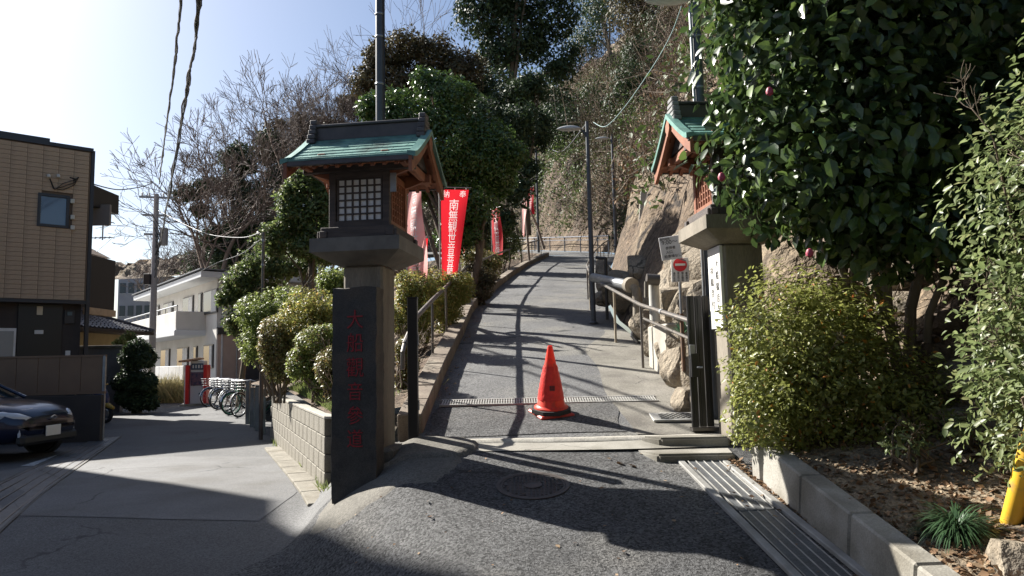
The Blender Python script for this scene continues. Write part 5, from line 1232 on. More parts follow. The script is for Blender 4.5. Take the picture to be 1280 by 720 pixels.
# ------------------------------------------------------------------ vegetation
def crown(c, R_, n, r, seed, low=-.6):
    rs = random.Random(seed); out = []
    while len(out) < n:
        v = Vector((rs.uniform(-1, 1), rs.uniform(-1, 1), rs.uniform(-1, 1)))
        if v.length > 1 or v.length < .35 or v.z < low: continue
        k = rs.uniform(.7, 1.3) * r; out.append((c[0] + v.x * R_[0], c[1] + v.y * R_[1], c[2] + v.z * R_[2], k, k, k * .8))
    return out
def tree(name, label, base, clumps, nleaf, size, lmat, group=None, trunk_r=.16, bmat=bark, limbs=8, shell=.55, lump=.25, cat='tree', seed=1, **kw):
    t = T(name, label, cat, base, 0, group); rs = random.Random(seed); loc = [(x - base[0], y - base[1], z - base[2], a, b, c) for x, y, z, a, b, c in clumps]
    cx = sum(c[0] for c in loc) / len(loc); cy = sum(c[1] for c in loc) / len(loc); cz = sum(c[2] for c in loc) / len(loc)
    tw = Twigs(); p = Vector((0, 0, -.4)); path = []
    tgt = Vector((cx, cy, cz)); m1 = Vector((cx * .25 + rs.gauss(0, .1), cy * .25, tgt.z * .45)); segs = 7
    prev = p
    for k in range(1, segs + 1):
        t_ = k / segs; q = p * (1 - t_) ** 2 + m1 * 2 * t_ * (1 - t_) + tgt * t_ * t_
        tw.add(tuple(prev), tuple(q), trunk_r * (1 - .55 * (t_ - 1 / segs)), trunk_r * (1 - .55 * t_)); prev = q; path.append(q)
    for k in range(limbs):
        c = loc[rs.randrange(len(loc))]; a = path[rs.randrange(1, segs)]; b = Vector(c[:3]); m_ = a.lerp(b, .5) + Vector((rs.gauss(0, .15), rs.gauss(0, .15), .12 * (b - a).length)); r_ = trunk_r * .4
        pts = [a.lerp(m_, .5) + Vector((0, 0, .02)), m_, m_.lerp(b, .5), b]; pv_ = a
        for i, q in enumerate(pts): tw.add(tuple(pv_), tuple(q), r_ * (1 - .2 * i), r_ * (.8 - .2 * i)); pv_ = q
        branch(tw, pv_, (b - a), c[3] * .8, r_ * .3, 1, rnd=rs, minr=.006)
    tw.build('trunk', bmat, t, n=6); foliage('crown', loc, nleaf, size, lmat, t, shell=shell, lump=lump, **kw); return t
def px_clumps(lst, d, seed=0, sub=5, rk=.55):
    """crown laid out from a few (px, py, radius px) spots at distance d, each broken in smaller clumps"""
    rs = random.Random(seed); out = []
    for it in lst:
        px, py, rp = it[:3]; dd = d + (it[3] if len(it) > 3 else 0); c = at(px, py, dd); R_ = rp / FPX * dd
        out.append((c.x, c.y, c.z, R_ * .86, R_ * .86, R_ * .8))
        for k in range(sub):
            v = Vector((rs.gauss(0, 1), rs.gauss(0, 1), rs.gauss(0, 1))).normalized() * R_ * rs.uniform(.45, .7); r_ = R_ * rk * rs.uniform(.55, .95)
            out.append((c.x + v.x, c.y + v.y, c.z + v.z * .9, r_, r_, r_ * .85))
    return out
# centre: clipped glossy evergreen
ctr = at(548, 345, 16); B1 = (ctr.x, 16, bed_z(ctr.x, 16))
cl = px_clumps([(560, 125, 42), (505, 150, 42), (560, 180, 62), (610, 190, 50), (470, 135, 26), (590, 245, 46, .5), (620, 222, 30, .8), (530, 215, 45, .3), (636, 198, 24), (570, 295, 32, .8), (535, 105, 26)], 16, 3, 5, .6)
tree('evergreen_tree', 'dense glossy round evergreen tree right behind the left lantern', B1, cl, 62000, .085, lf_gloss, trunk_r=.17, limbs=14, shell=.45, lump=.2, seed=2)
# trunks seen under it
for k, (px, py0, py1, d_t, lean) in enumerate(((552, 240, 350, 15, -.2), (588, 262, 372, 17, .1))):
    a = at(px, py1, d_t); t = T('tree_trunk', ('bare brown leaning trunk between the banners and the rail', 'second thin trunk in the shade behind the large banner')[k], 'tree', (a.x, d_t, bed_z(a.x, d_t) - .1), 0)
    h_ = at(px, py0, d_t).z - t.location.z; tw = Twigs()
    branch(tw, (0, 0, 0), (lean, 0, 1), h_ * .7, .12, 2, spread=.35, up=.3, rnd=random.Random(k + 5), kids=(1, 2), minr=.02); tw.build('trunk', bark, t, n=7)
# tall trees on the ridge and behind
def hz(sy, u): q = hill_at(sy, u); return q
def ptree(name, label, px_base, d, lst, nleaf, size, mat, seed, base_z=None, group=None, sub=5, rk=.55, **kw):
    a = at(px_base, 400, d); bz = base_z if base_z is not None else 2.0
    return tree(name, label, (a.x, d, bz), px_clumps(lst, d, seed, sub, rk), nleaf, size, mat, group, seed=seed, **kw)
ptree('evergreen_tree', 'tall dark evergreen at the top centre against the sky', 640, 46, [(600, 20, 42), (640, -10, 50), (590, -30, 40), (650, 50, 45), (620, 70, 32), (690, 20, 42), (660, -50, 50), (700, 80, 34)], 26000, .26, lf_dark, 11, 12, trunk_r=.4, limbs=14)
ptree('evergreen_tree', 'bronze-green tree left of the tall dark evergreen on the ridge', 520, 38, [(480, 75, 30), (510, 58, 30), (545, 70, 34), (460, 100, 26), (580, 90, 34), (500, 105, 36), (540, 110, 34)], 20000, .2, lf_brown, 12, 6, trunk_r=.3, limbs=12)
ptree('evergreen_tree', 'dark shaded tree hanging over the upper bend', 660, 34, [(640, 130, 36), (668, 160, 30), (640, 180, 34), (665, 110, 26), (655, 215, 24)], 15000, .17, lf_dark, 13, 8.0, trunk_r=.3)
ptree('evergreen_tree', 'green loose tree left of the left lantern', 385, 19, [(385, 225, 26), (400, 262, 28), (370, 275, 30), (345, 300, 28), (395, 305, 32), (365, 250, 24), (420, 290, 26), (410, 240, 22)], 24000, .11, lf_light, 14, 1.2, trunk_r=.12, shell=.85, lump=.4)
ptree('evergreen_tree', 'pale green leafy tree in front of the white house', 300, 22, [(318, 330, 24), (345, 335, 28), (300, 350, 22), (380, 330, 26), (330, 372, 26), (288, 372, 18), (300, 400, 22)], 22000, .10, lf_light, 15, .8, trunk_r=.10, shell=.85, lump=.4)
ptree('pine_tree', 'dark old pine with layered brownish crown left of the lantern', 300, 42, [(340, 185, 28), (300, 200, 26), (355, 225, 28), (245, 238, 16), (262, 232, 16), (228, 243, 13), (290, 232, 22), (320, 245, 26), (250, 262, 12), (300, 285, 26), (265, 300, 20), (330, 290, 26), (285, 320, 26)], 30000, .2, lf_dark, 16, 1.0, trunk_r=.35, limbs=18, sub=4, rk=.5, bmat=bark_grey)
ptree('evergreen_tree', 'dark green tree below the pine behind the white house', 290, 52, [(255, 330, 26), (280, 300, 30), (320, 310, 30), (345, 270, 26), (300, 340, 26), (365, 300, 28)], 16000, .2, lf_dark, 17, .5, trunk_r=.3)
ptree('evergreen_tree', 'mottled grey-green tree far behind the left lantern', 440, 44, [(440, 130, 22), (420, 165, 26), (385, 160, 26), (455, 180, 28), (400, 200, 28), (345, 160, 18)], 14000, .18, lf_brown, 18, 3, trunk_r=.3)
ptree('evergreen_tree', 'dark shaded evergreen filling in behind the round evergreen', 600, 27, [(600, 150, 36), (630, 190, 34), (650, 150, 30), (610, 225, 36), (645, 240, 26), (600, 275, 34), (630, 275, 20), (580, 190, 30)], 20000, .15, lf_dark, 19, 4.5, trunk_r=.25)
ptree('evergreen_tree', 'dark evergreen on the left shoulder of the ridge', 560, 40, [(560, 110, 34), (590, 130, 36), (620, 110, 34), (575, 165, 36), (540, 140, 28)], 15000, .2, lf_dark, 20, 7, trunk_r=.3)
# bare trees
def bare(label, px, d, py_top, seed, z0=1.0, depth=5, r=.3, lean=(0, 0, 1), spread=.42, group='bare deciduous trees', up=.12, minr=.012, lnk=.30):
    a = at(px, 400, d); t = T('bare_tree', label, 'tree', (a.x, d, z0), 0, group); h_ = at(px, py_top, d).z - z0
    tw = Twigs(); branch(tw, (0, 0, 0), lean, h_ * lnk, r, depth, spread, up, (2, 3), random.Random(seed), minr, .12, None, .76)
    tw.build('trunk', bare_m, t, n=3); return t
bare('wide bare tree with fine twigs spreading over the pine', 345, 45, 60, 3, 2, 6, .38, (-.05, 0, 1))
bare('bare tree leaning left toward the utility pole', 290, 40, 120, 4, 1, 6, .3, (-.25, 0, 1), .48)
bare('bare tree low beside the utility pole', 235, 44, 235, 8, .5, 5, .24, (-.35, 0, 1), .5)
bare('bare tree reaching above the bronze-green crown', 500, 50, -5, 6, 8, 5, .25, (0, 0, 1), .4)
bare('bare tree in front of the far apartment', 205, 60, 280, 9, .5, 5, .26, (-.2, 0, 1), .5)
bare('bare tree between the pine and the bronze-green crown', 415, 48, 70, 10, 3, 6, .35, (.0, 0, 1), .42)
bare('tall fine-twigged bare tree right behind the left lantern ridge', 375, 40, 25, 21, 3, 6, .32, (.05, 0, 1), .44)
# hillside trees and shrubs
specs = [(60, 8, 4.2, lf_dark), (56, 14, 4.6, lf_brown), (50, 13, 4.2, lf_dark), (46, 16, 4.2, lf_light), (40, 15, 4.0, lf_dark), (60, 22, 5, lf_dark), (50, 24, 5, lf_brown), (40, 24, 5, lf_dark), (32, 14, 3.6, lf_brown), (30, 20, 4.2, lf_dark), (24, 14, 3.6, lf_dark), (20, 9, 2.6, lf_brown), (34, 9, 2.2, lf_light), (44, 8, 2.4, lf_gloss), (22, 20, 4.4, lf_dark), (16, 10, 3.0, lf_dark), (11, 7, 2.6, lf_dark)]
names = ['dark evergreen on the upper bend slope', 'bronze tree high above the upper bend', 'dark evergreen above the railing of the bend', 'greener tree in the middle of the hillside', 'dark evergreen over the slim street lamp', 'dark tree on the skyline left of centre', 'bronze tree on the upper hillside', 'dark tree on the upper hillside near the big lamp', 'bronze bush tree above the concrete cabinet', 'dark tree above the right lantern', 'dark tree behind the pole of the big lamp', 'bronze shrub tree above the rock face', 'light green shrub above the slim lamp', 'glossy shrub clinging over the bend', 'dark tree high behind the camellia', 'dark tree behind the camellia crown', 'dark shrub tree directly behind the camellia']
for i, (sy, u, r_, m_) in enumerate(specs):
    q = hill_at(sy, u); c = (q.x - .15 * r_, q.y - .1 * r_, q.z + r_ * .9)
    tree('hillside_tree', names[i], tuple(q), crown(c, (r_ * .8, r_ * .8, r_ * .8), 9, r_ * .45, i + 30), int(5200 + 900 * r_), .13 + .0024 * sy, m_, 'trees growing on the hillside', trunk_r=.06 * r_, bmat=bark_grey, limbs=8, seed=i, shell=.6)
for i, (px, d) in enumerate(((705, 52), (735, 56), (690, 62), (770, 48), (800, 40), (720, 44), (680, 50), (835, 34))):
    a = ground_hit(px, (150, 120, 90, 110, 130, 200, 170, 90)[i], lambda x, y: -99) if False else None
rt2 = random.Random(77); _sm = []
for i in range(22):
    sy = rt2.uniform(26, 58); u = rt2.uniform(4.5, 20); r_ = rt2.uniform(2.0, 3.6); q = hill_at(sy, u); c = (q.x - .1 * r_, q.y - .2 * r_, q.z + r_ * .75)
    _sm.append(tree('hillside_tree', 'x', tuple(q), crown(c, (r_ * .8, r_ * .8, r_ * .7), 8, r_ * .5, i + 90), int(3500 + 700 * r_), .13 + .0018 * sy, (lf_dark, lf_dark, lf_ivy, lf_brown)[i % 4], 'small evergreens merging into the hillside wood', trunk_r=.05 * r_, bmat=bark_grey, limbs=6, seed=i + 60, shell=.6))
ORD = ('leftmost', 'second from the left', 'third from the left', 'fourth from the left', 'fifth from the left', 'sixth from the left', 'seventh from the left', 'eighth from the left', 'ninth from the left', 'tenth from the left', 'rightmost')
def proj(q):
    v = Vector(q) - CAMLOC; return v.dot(_R) / v.dot(_F), v.dot(_U) / v.dot(_F)
_hs = sorted(_sm, key=lambda o: proj(o.location)[1])
for row, part in (('lower', _hs[:11]), ('upper', _hs[11:])):
    for k, o in enumerate(sorted(part, key=lambda o: proj(o.location)[0])): o['label'] = 'small evergreen of the ' + row + ' row in the hillside wood, ' + ORD[k]
# undergrowth: ivy and leafy clumps, brown twigs hanging on the slope
hp_, hc_ = [], []
rs = random.Random(5); tw = Twigs(); vis = []
cl1, cl2, cl3 = [], [], []
i0_ = min(range(nE), key=lambda i: abs(EDGE[i].y - 4))
i32_ = min(range(nE), key=lambda i: abs(EDGE[i].y - 33))
for k in range(3700):
    i = rs.randrange(i0_, nE - 60) if k < 2900 else rs.randrange(i0_ + 30, i32_); e = EDGE[i]; u = (rs.uniform(.8, 24) if k < 2900 else rs.uniform(.9, 6)) if rs.random() < .75 else rs.uniform(.5, 5)
    if 8 < e.y < 30 and u < 1.1 + .9 * noise.noise(Vector((e.y * .3, 0, 0))): continue
    q = hill(i, u); r_ = rs.uniform(.35, 1.05) * (.6 + e.y / 45)
    nz_ = noise.noise(Vector((q.x * .15, q.y * .15, 7)))
    if u > 4 and e.y > 14: r_ *= 1.55
    if e.y < 9:
        if u > .9: (cl2 if k % 3 else cl3).append((q.x, q.y, q.z + r_ * .1, r_ * .6, r_ * .6, r_ * .35))
        continue
    (cl1 if nz_ > .02 else cl2 if nz_ > -.22 else cl3).append((q.x, q.y, q.z + r_ * .25, r_, r_, r_ * .6))
def under(nm, label, cl, n, size, mat):
    C = np.array(cl); o = foliage(nm, cl, n, size, mat, None, shell=.7, lump=.4, jit=.8); return tag(o, label, 'undergrowth', kind='stuff')
under('hillside_ivy', 'green ivy and leafy undergrowth on the hillside', cl1, 150000, .18, lf_ivy)
under('hillside_brush', 'brown-green brush on the hillside', cl2, 150000, .17, lf_brush)
under('hillside_dead_leaves', 'dry brown leaves and stems on the hillside', cl3, 50000, .13, lf_dry)
for c in (cl2 + cl3):
    for k in range(13):
        a = Vector(c[:3]) + Vector((rs.gauss(0, c[3] * .6), rs.gauss(0, c[3] * .6), rs.gauss(0, .2)))
        b = a + Vector((rs.gauss(-.25, .6), rs.gauss(-.3, .5), rs.gauss(.35, .6))) * c[3]; m__ = a.lerp(b, .5) + Vector((0, 0, rs.uniform(-.1, .2)))
        w_ = .006 + .0003 * c[1]; tw.add(tuple(a), tuple(m__), w_, w_ * .8); tw.add(tuple(m__), tuple(b), w_ * .8, w_ * .4)
tag(tw.build('hillside_twigs', twig_m), 'tangle of bare brown twigs on the hillside', 'undergrowth', kind='stuff')
# thin dead stems leaning by the bend
for i, (p0, p1) in enumerate((((640, 262), (655, 330)), ((655, 250), (662, 322)), ((662, 262), (680, 300)))):
    a = at(*p1, 31); b = at(*p0, 30.5); t = T('dead_sapling', ('leaning pale dead sapling by the slim pink banner', 'middle dead sapling by the slim pink banner', 'rightmost dead sapling near the bend')[i], 'tree', a); tw = Twigs()
    tw.add((0, 0, -.4), tuple((b - a) * .5), .06, .05); tw.add(tuple((b - a) * .5), tuple(b - a), .05, .03); branch(tw, b - a, b - a, .8, .025, 1, rnd=rs); tw.build('trunk', bark_grey, t, n=5)
# clipped azaleas in the bed left of the gate
def bush(name, label, spots, d, n, size, mat, seed, group=None, stem=True, sub=5, z0=None, rk=.6, cat='bush', tmpl=DIA_T, mat2=None):
    spots = [(a_[0], a_[1] + 2, a_[2] * 1.38) for a_ in spots]; spots += [(a_[0], a_[1] + a_[2] * .7, a_[2] * .9) for a_ in spots]; cl = px_clumps(spots, d, seed, sub, rk); c0 = at(spots[0][0], spots[0][1], d)
    bx = sum(c[0] for c in cl) / len(cl); by = sum(c[1] for c in cl) / len(cl)
    zb_ = z0 if z0 is not None else (bed_z(bx, by) if by > 7 else c0.z - 1)
    t = T(name, label, cat, (bx, by, zb_), 0, group); loc = [(x - bx, y - by, z - zb_, a, b, c) for x, y, z, a, b, c in cl]
    foliage('leaves', loc, n, size, mat, t, shell=.22, lump=.10, jit=.5, tmpl=tmpl, up=.7)
    if mat2: foliage('reddish_leaves', loc[:max(1, len(loc) // 3)], n // 4, size, mat2, t, shell=.1, lump=.14, jit=.5, tmpl=tmpl)
    tw = Twigs(); rs = random.Random(seed)
    for k in range(9):
        c = loc[rs.randrange(len(loc))]; a = Vector((rs.gauss(0, .06), rs.gauss(0, .06), -.1)); b = Vector(c[:3]); m_ = a.lerp(b, .5) + Vector((rs.gauss(0, .08), rs.gauss(0, .08), 0))
        tw.add(tuple(a), tuple(m_), .022, .016); tw.add(tuple(m_), tuple(b), .016, .008)
        branch(tw, b, b - a, c[3] * .9, .007, 2, rnd=rs, minr=.003)
    tw.build('stems', bark, t, n=5); return t
g_ = 'clipped azaleas behind the block wall'
bush('azalea_bush', 'darker clipped azalea farthest left, beside the brown wall pole', [(322, 385, 20), (345, 375, 18), (365, 372, 16), (318, 425, 15), (335, 400, 20)], 13.2, 13000, .05, lf_hedge, 51, g_)
bush('azalea_bush', 'large golden-green domed azalea in the middle of the bed', [(380, 388, 24), (400, 378, 18), (365, 405, 22), (395, 410, 24), (420, 385, 18)], 11.6, 15000, .046, lf_azalea, 52, g_)
bush('azalea_bush', 'low reddish azalea under the golden dome, left side', [(345, 425, 17), (352, 445, 16), (340, 410, 14), (362, 452, 12)], 11.4, 10000, .044, lf_azred, 53, g_)
bush('azalea_bush', 'green and red azalea nearest the dark slab', [(395, 430, 22), (378, 447, 16), (405, 455, 16), (418, 420, 16)], 9.9, 12000, .042, lf_hedge, 54, g_, mat2=lf_azred)
bush('azalea_bush', 'reddish-brown azalea touching the dark slab', [(412, 450, 15), (420, 475, 13), (425, 440, 14)], 9.2, 8000, .038, lf_azred, 55, g_)
bush('azalea_bush', 'high green shrub between the left lantern base and the domes', [(425, 350, 16), (440, 345, 14), (410, 345, 12), (438, 365, 14)], 12.5, 8000, .05, lf_hedge, 56, g_)
g2 = 'clipped shrubs behind the left handrail'
bush('azalea_bush', 'golden shrub directly behind the left gate pillar, left of the black post', [(512, 352, 16), (530, 362, 18), (505, 385, 17), (520, 400, 16)], 11.2, 12000, .045, lf_azalea, 57, g2)
bush('azalea_bush', 'dark-stemmed golden shrub under the large red banner', [(545, 352, 18), (562, 362, 17), (555, 385, 16), (575, 352, 14)], 12.8, 12000, .045, lf_azalea, 58, g2)
bush('azalea_bush', 'small reddish shrub low by the black gate post', [(508, 430, 11), (512, 450, 10), (503, 470, 8)], 8.8, 5000, .035, lf_azred, 59, g2)
bush('azalea_bush', 'olive shrub behind the kerb below the second banner', [(590, 362, 15), (603, 345, 14), (590, 340, 12)], 17, 8000, .06, lf_brown, 60, g2)
bush('azalea_bush', 'dry brown shrub by the middle of the left handrail', [(600, 322, 13), (615, 325, 11), (590, 318, 12)], 22, 7000, .07, lf_azred, 61, g2)
bush('azalea_bush', 'light green shrub by the small narrow banner', [(618, 290, 13), (632, 282, 12), (640, 300, 12), (625, 310, 10)], 27, 7000, .08, lf_light, 62, g2)
# bare undershrubs along the kerb
tw = Twigs()
for k in range(46):
    y = 7.6 + k * .32; x = Lx(y) - .45 - rs.uniform(0, .7); z = bed_z(x, y); 
    for j in range(3): branch(tw, (x, y, z), (rs.gauss(0, .35), rs.gauss(0, .35), 1), .30, .012, 2, rnd=rs, minr=.003)
tag(tw.build('bare_undershrub', twig_m, n=3), 'thin bare stems of undershrubs along the kerb', 'undergrowth', kind='stuff')
# dark hedge on the street
hq_ = at(171, 512, 23); cl = px_clumps([(165, 448, 17), (180, 446, 17), (163, 475, 18), (180, 478, 18), (172, 500, 17), (160, 497, 14), (185, 500, 13), (172, 435, 14)], 23.3, 71, 5, .6)
tree('hedge', 'dark clipped hedge bush between the garden wall and the street', (hq_.x, 23.3, .2), cl, 22000, .10, lf_dark, trunk_r=.05, cat='hedge', limbs=6, seed=71, shell=.3, lump=.12)
ptree('garden_shrub', 'yellow-green shrub behind the dark hedge', 158, 27, [(150, 432, 10), (160, 425, 11), (168, 436, 10)], 6000, .10, lf_light, 72, .2, trunk_r=.04, cat='bush')
# dry grass by the vending machine, grass on the bed
def grass(name, label, fn, n, h_, mat, w_=.012, kind='stuff'):
    base = np.array([fn() for _ in range(n)]); d_ = rng.normal(size=(n, 3)) * np.array([.5, .5, .1]) + np.array([0, 0, 1.]); hh = h_ * (1 + .35 * rng.normal(size=n)).clip(.3, 1.8)
    nrm = rng.normal(size=(n, 3)) * np.array([1, 1, .2]); T_ = (np.array([[-.5, 0, 0], [.5, 0, 0], [.3, .55, .06], [-.3, .55, .06], [0, 1, .2]]), np.array([[0, 1, 2], [0, 2, 3], [3, 2, 4]]))
    V, F = leaf_verts(base, nrm, d_, hh, (T_[0] * np.array([w_ / h_, 1, 1]), T_[1])); return tag(np_mesh(name, V, F, mat), label, 'grass', kind=kind)
def fa_():
    q = at(rs.uniform(194, 238), 500, rs.uniform(29.5, 33)); return (q.x, q.y, .2)
grass('dry_grass', 'tall dry yellow grass in front of the white house', fa_, 4200, .75, straw_m, .03)
def fb_():
    y = rs.uniform(8.4, 12.5); x = B(y) + .16 + abs(rs.gauss(0, .35)); return (x, y, bed_z(x, y) - .01)
grass('bed_grass', 'short green grass along the inside of the block wall', fb_, 7000, .10, grass_m, .008)
def fc_():
    k = rs.choice(((345, 555), (405, 612), (382, 585), (400, 606), (320, 530))); q = ground_hit(k[0] + rs.gauss(0, 2.5), k[1] + rs.gauss(0, 2), G); return (q.x, q.y, q.z)
grass('wall_weeds', 'small green weeds at the foot of the block wall', fc_, 260, .10, grass_m, .012)
# ------------------------------------------------------------------ right foreground: retaining wall, soil bed, plants
wd = (Wb1 - Wb0); wd.z = 0; wdn = wd.normalized(); wn_ = Vector((-wdn.y, wdn.x, 0))
if wn_.x < 0: wn_ = -wn_
rw = T('retaining_wall', 'low weathered concrete retaining wall beside the channel cover at lower right', 'wall', (0, 0, 0))
wall_m = M('retaining_concrete', (.34,.325,.29), (.25,.235,.2), 2.6, .85, .35, 60, speck=(120, .12), c3=(.16,.145,.115), s3=1.3)
t_ = 0; Lw = 5.0; k = 0
while t_ < Lw:
    a = Wb0 + wdn * t_; b = Wb0 + wdn * (t_ + .595); a.z = P(a.y); b.z = P(b.y); mid = (a + b) / 2 + wn_ * .08
    hgt = .30
    MB().box((0, 0, hgt / 2 - .10), ((b - a).length - .004, .15 + .004 * (k % 2), hgt + .20), frame(mid, b - a), .012).build('wall_block', wall_m, rw, smooth=False); t_ += .60; k += 1
a = Wb0 + Vector((.0, .02, 0)); MB().box((0, 0, .05), (.42, .15, .5), frame(a + Vector((.19, .10, .0)) , (1, .25, 0)), .03).build('end_block', wall_m, rw, smooth=False)
def stone(rs, r, flat=.7, sub=2, rough=.28):
    bm = bmesh.new(); bmesh.ops.create_icosphere(bm, subdivisions=sub, radius=1)
    sd = Vector((rs.uniform(0, 50), rs.uniform(0, 50), rs.uniform(0, 50))); sc = (r * rs.uniform(.8, 1.25), r * rs.uniform(.8, 1.2), r * flat * rs.uniform(.8, 1.2))
    for v in bm.verts:
        p = v.co.copy(); k = 1 + rough * noise.noise(p * 1.1 + sd) + rough * .45 * noise.noise(p * 3 + sd) + .05 * noise.noise(p * 8 + sd)
        q = p * k
        for ax in (Vector((.8, .5, .3)), Vector((-.5, .7, .4)), Vector((.2, -.9, .4)), Vector((.1, .2, .97)), Vector((-.9, -.3, .1))):
            dd = q.dot(ax.normalized()); 
            if dd > .60: q -= ax.normalized() * (dd - .60) * .92
        v.co = Vector((q.x * sc[0], q.y * sc[1], q.z * sc[2]))
    me = D.meshes.new('stone'); bm.to_mesh(me); bm.free(); me.shade_smooth(); me.set_sharp_from_angle(angle=math.radians(28)); return me
rs = random.Random(21)
sw = T('stone_bank', 'pale boulders packed against the bank behind the right handrail', 'rock wall', (0, 0, 0))
for (px, py, d_, r) in ((838, 455, 8.4, .30), (862, 470, 7.7, .30), (825, 440, 9.2, .28), (848, 500, 7.5, .20), (868, 505, 7.3, .2), (812, 420, 10.2, .30), (800, 405, 11.2, .30), (845, 428, 8.8, .25), (870, 440, 8.2, .3), (830, 380, 9.9, .35), (850, 375, 9.6, .5), (838, 345, 10.4, .5), (868, 335, 9.8, .55), (866, 395, 9.2, .4), (820, 360, 10.8, .42), (880, 365, 9.0, .4), (845, 318, 11, .5), (805, 385, 12, .4), (745, 338, 14.6, .28), (748, 355, 14.2, .25), (746, 372, 13.9, .22), (786, 335, 13.5, .3), (770, 360, 13.6, .45)):
    q = at(px, py, d_); o = link('stone', stone(rs, r, .95, 3), rock_m, sw); o.location = (q.x + r * .55, q.y + .1, q.z); o.rotation_euler = (rs.uniform(-.5, .5), rs.uniform(-.5, .5), rs.uniform(0, 6))
def soil_z(x, y):
    best = None
    for i in range(0, 30):
        pass
    return None
def hill_hit(px, py, dmin=2.5, dmax=9):                  # point of the soil bed under a line of sight
    r = _R * ((px - 640) / FPX) - _U * ((py - 360) / FPX) + _F; t = dmin; best = None
    dep = bpy.context.evaluated_depsgraph_get(); hit, loc, *_ = SC.ray_cast(dep, CAMLOC + r * .5, r.normalized(), distance=60)
    return loc if hit else CAMLOC + r * 5
bpy.context.view_layer.update()
def hobj_hit(px, py):
    r = (_R * ((px - 640) / FPX) - _U * ((py - 360) / FPX) + _F).normalized(); ok, loc, nrm, ix = D.objects['hillside'].ray_cast(CAMLOC, r)
    return loc if ok else CAMLOC + r * 6
for i, (px, py, r, lab, pale) in enumerate(((1130, 500, .30, 'flat grey-brown boulder half buried behind the clipped azalea', 0), (1215, 470, .26, 'pale rough boulder under the right azalea', 1), (1170, 445, .22, 'brown boulder below the camellia branches', 0), (1095, 440, .20, 'shaded rock under the camellia', 0), (1270, 700, .17, 'pale rounded stone at the lower right corner', 1), (1190, 520, .15, 'small pale rock lying on the soil', 1), (1060, 395, .22, 'pale rock showing through the camellia leaves', 1), (1120, 380, .26, 'larger pale rock behind the camellia trunk', 1))):
    q = hobj_hit(px, py); o = link('boulder', stone(rs, r, .7, 3), rock_m if pale else M('brown_rock', (.15,.115,.085), (.08,.06,.045), 2, .95, 1, 14, bdist=.05, crack=(3, .04)) if 'brown_rock' not in D.materials else D.materials['brown_rock']); o.location = q; o.rotation_euler = (0, 0, rs.uniform(0, 6)); tag(o, lab, 'rock')
q = hobj_hit(1131, 612); o = link('pebble', stone(rs, .032, .6, 2), rock_m); o.location = q; tag(o, 'single pale pebble on the dark soil', 'pebble')
# litter on the soil and on the ground
V_, F_ = [], []
pos = []; nr = []
for k in range(5200):
    px = rs.uniform(940, 1330); py = rs.uniform(530, 740) if rs.random() < .8 else rs.uniform(430, 560); q = hobj_hit(px, py); 
    if q.y > 9: continue
    pos.append((q.x, q.y, q.z + .008))
pos = np.array(pos); n = len(pos); nn = rng.normal(size=(n, 3)) * .45 + np.array([0, 0, 1]); V, F = leaf_verts(pos, nn, unit(n), .035 * (1 + .35 * rng.normal(size=n)).clip(.4, 2), DIA_T, 1.5)
tag(np_mesh('leaf_litter', V, F, lf_dry), 'dead leaves scattered over the soil bed', 'leaf litter', kind='stuff')
pos = []
for k in range(900):
    t__ = rs.random() ** 1.2 * 2.4; s__ = rs.choice((rs.gauss(1.12, .05), rs.gauss(1.2, .04), rs.uniform(0, 1.1) if rs.random() < .12 else rs.gauss(1.15, .04))); q = chx(t__, s__); pos.append((q.x, q.y, q.z + .012))
for k in range(110):
    x = rs.uniform(-1.6, 1.6); y = rs.uniform(4, 6.5); pos.append((x, y, G(x, y) + .016))
for k in range(300):
    y = rs.uniform(8, 24); x = Lx(y) + abs(rs.gauss(0, .12)); pos.append((x, y, P(y) + .02))
pos = np.array(pos); n = len(pos); nn = rng.normal(size=(n, 3)) * .3 + np.array([0, 0, 1]); V, F = leaf_verts(pos, nn, unit(n), .028 * (1 + .4 * rng.normal(size=n)).clip(.4, 2.2), DIA_T, 1.4)
tag(np_mesh('fallen_leaves', V, F, lf_dry), 'small dry leaves along the channel cover and kerb', 'leaf litter', kind='stuff')
for i, (px, py, lab) in enumerate(((785, 585, 'curled brown fallen leaf on the asphalt near the threshold'), (779, 584, 'second curled leaf touching the first on the asphalt'), (918, 622, 'pale fallen leaf on the channel cover'), (969, 642, 'orange fallen leaf beside the channel cover'))):
    q = on_drive(px, py); V, F = leaf_verts(np.array([[0, 0, 0.]]), np.array([[.3, .2, .9]]), np.array([[math.cos(i * 2), math.sin(i * 2), .1]]), np.array([.085]), LEAF_T, 1.4)
    o = np_mesh('fallen_leaf', V, F, lf_dry); o.location = (q.x, q.y, q.z + .03); tag(o, lab, 'leaf')
rbk = T('rocky_bank', 'jumble of brown and pale rocks on the bank under the camellia', 'rock wall', (0, 0, 0))
for k in range(34):
    q = hobj_hit(rs.uniform(1030, 1250), rs.uniform(290, 470)); 
    if q.y > 9.5: continue
    o = link('stone', stone(rs, rs.uniform(.10, .27), .7, 2), rock_m if k % 3 == 0 else D.materials['brown_rock'], rbk); o.location = q; o.rotation_euler = (rs.uniform(-.4, .4), rs.uniform(-.4, .4), rs.uniform(0, 6))
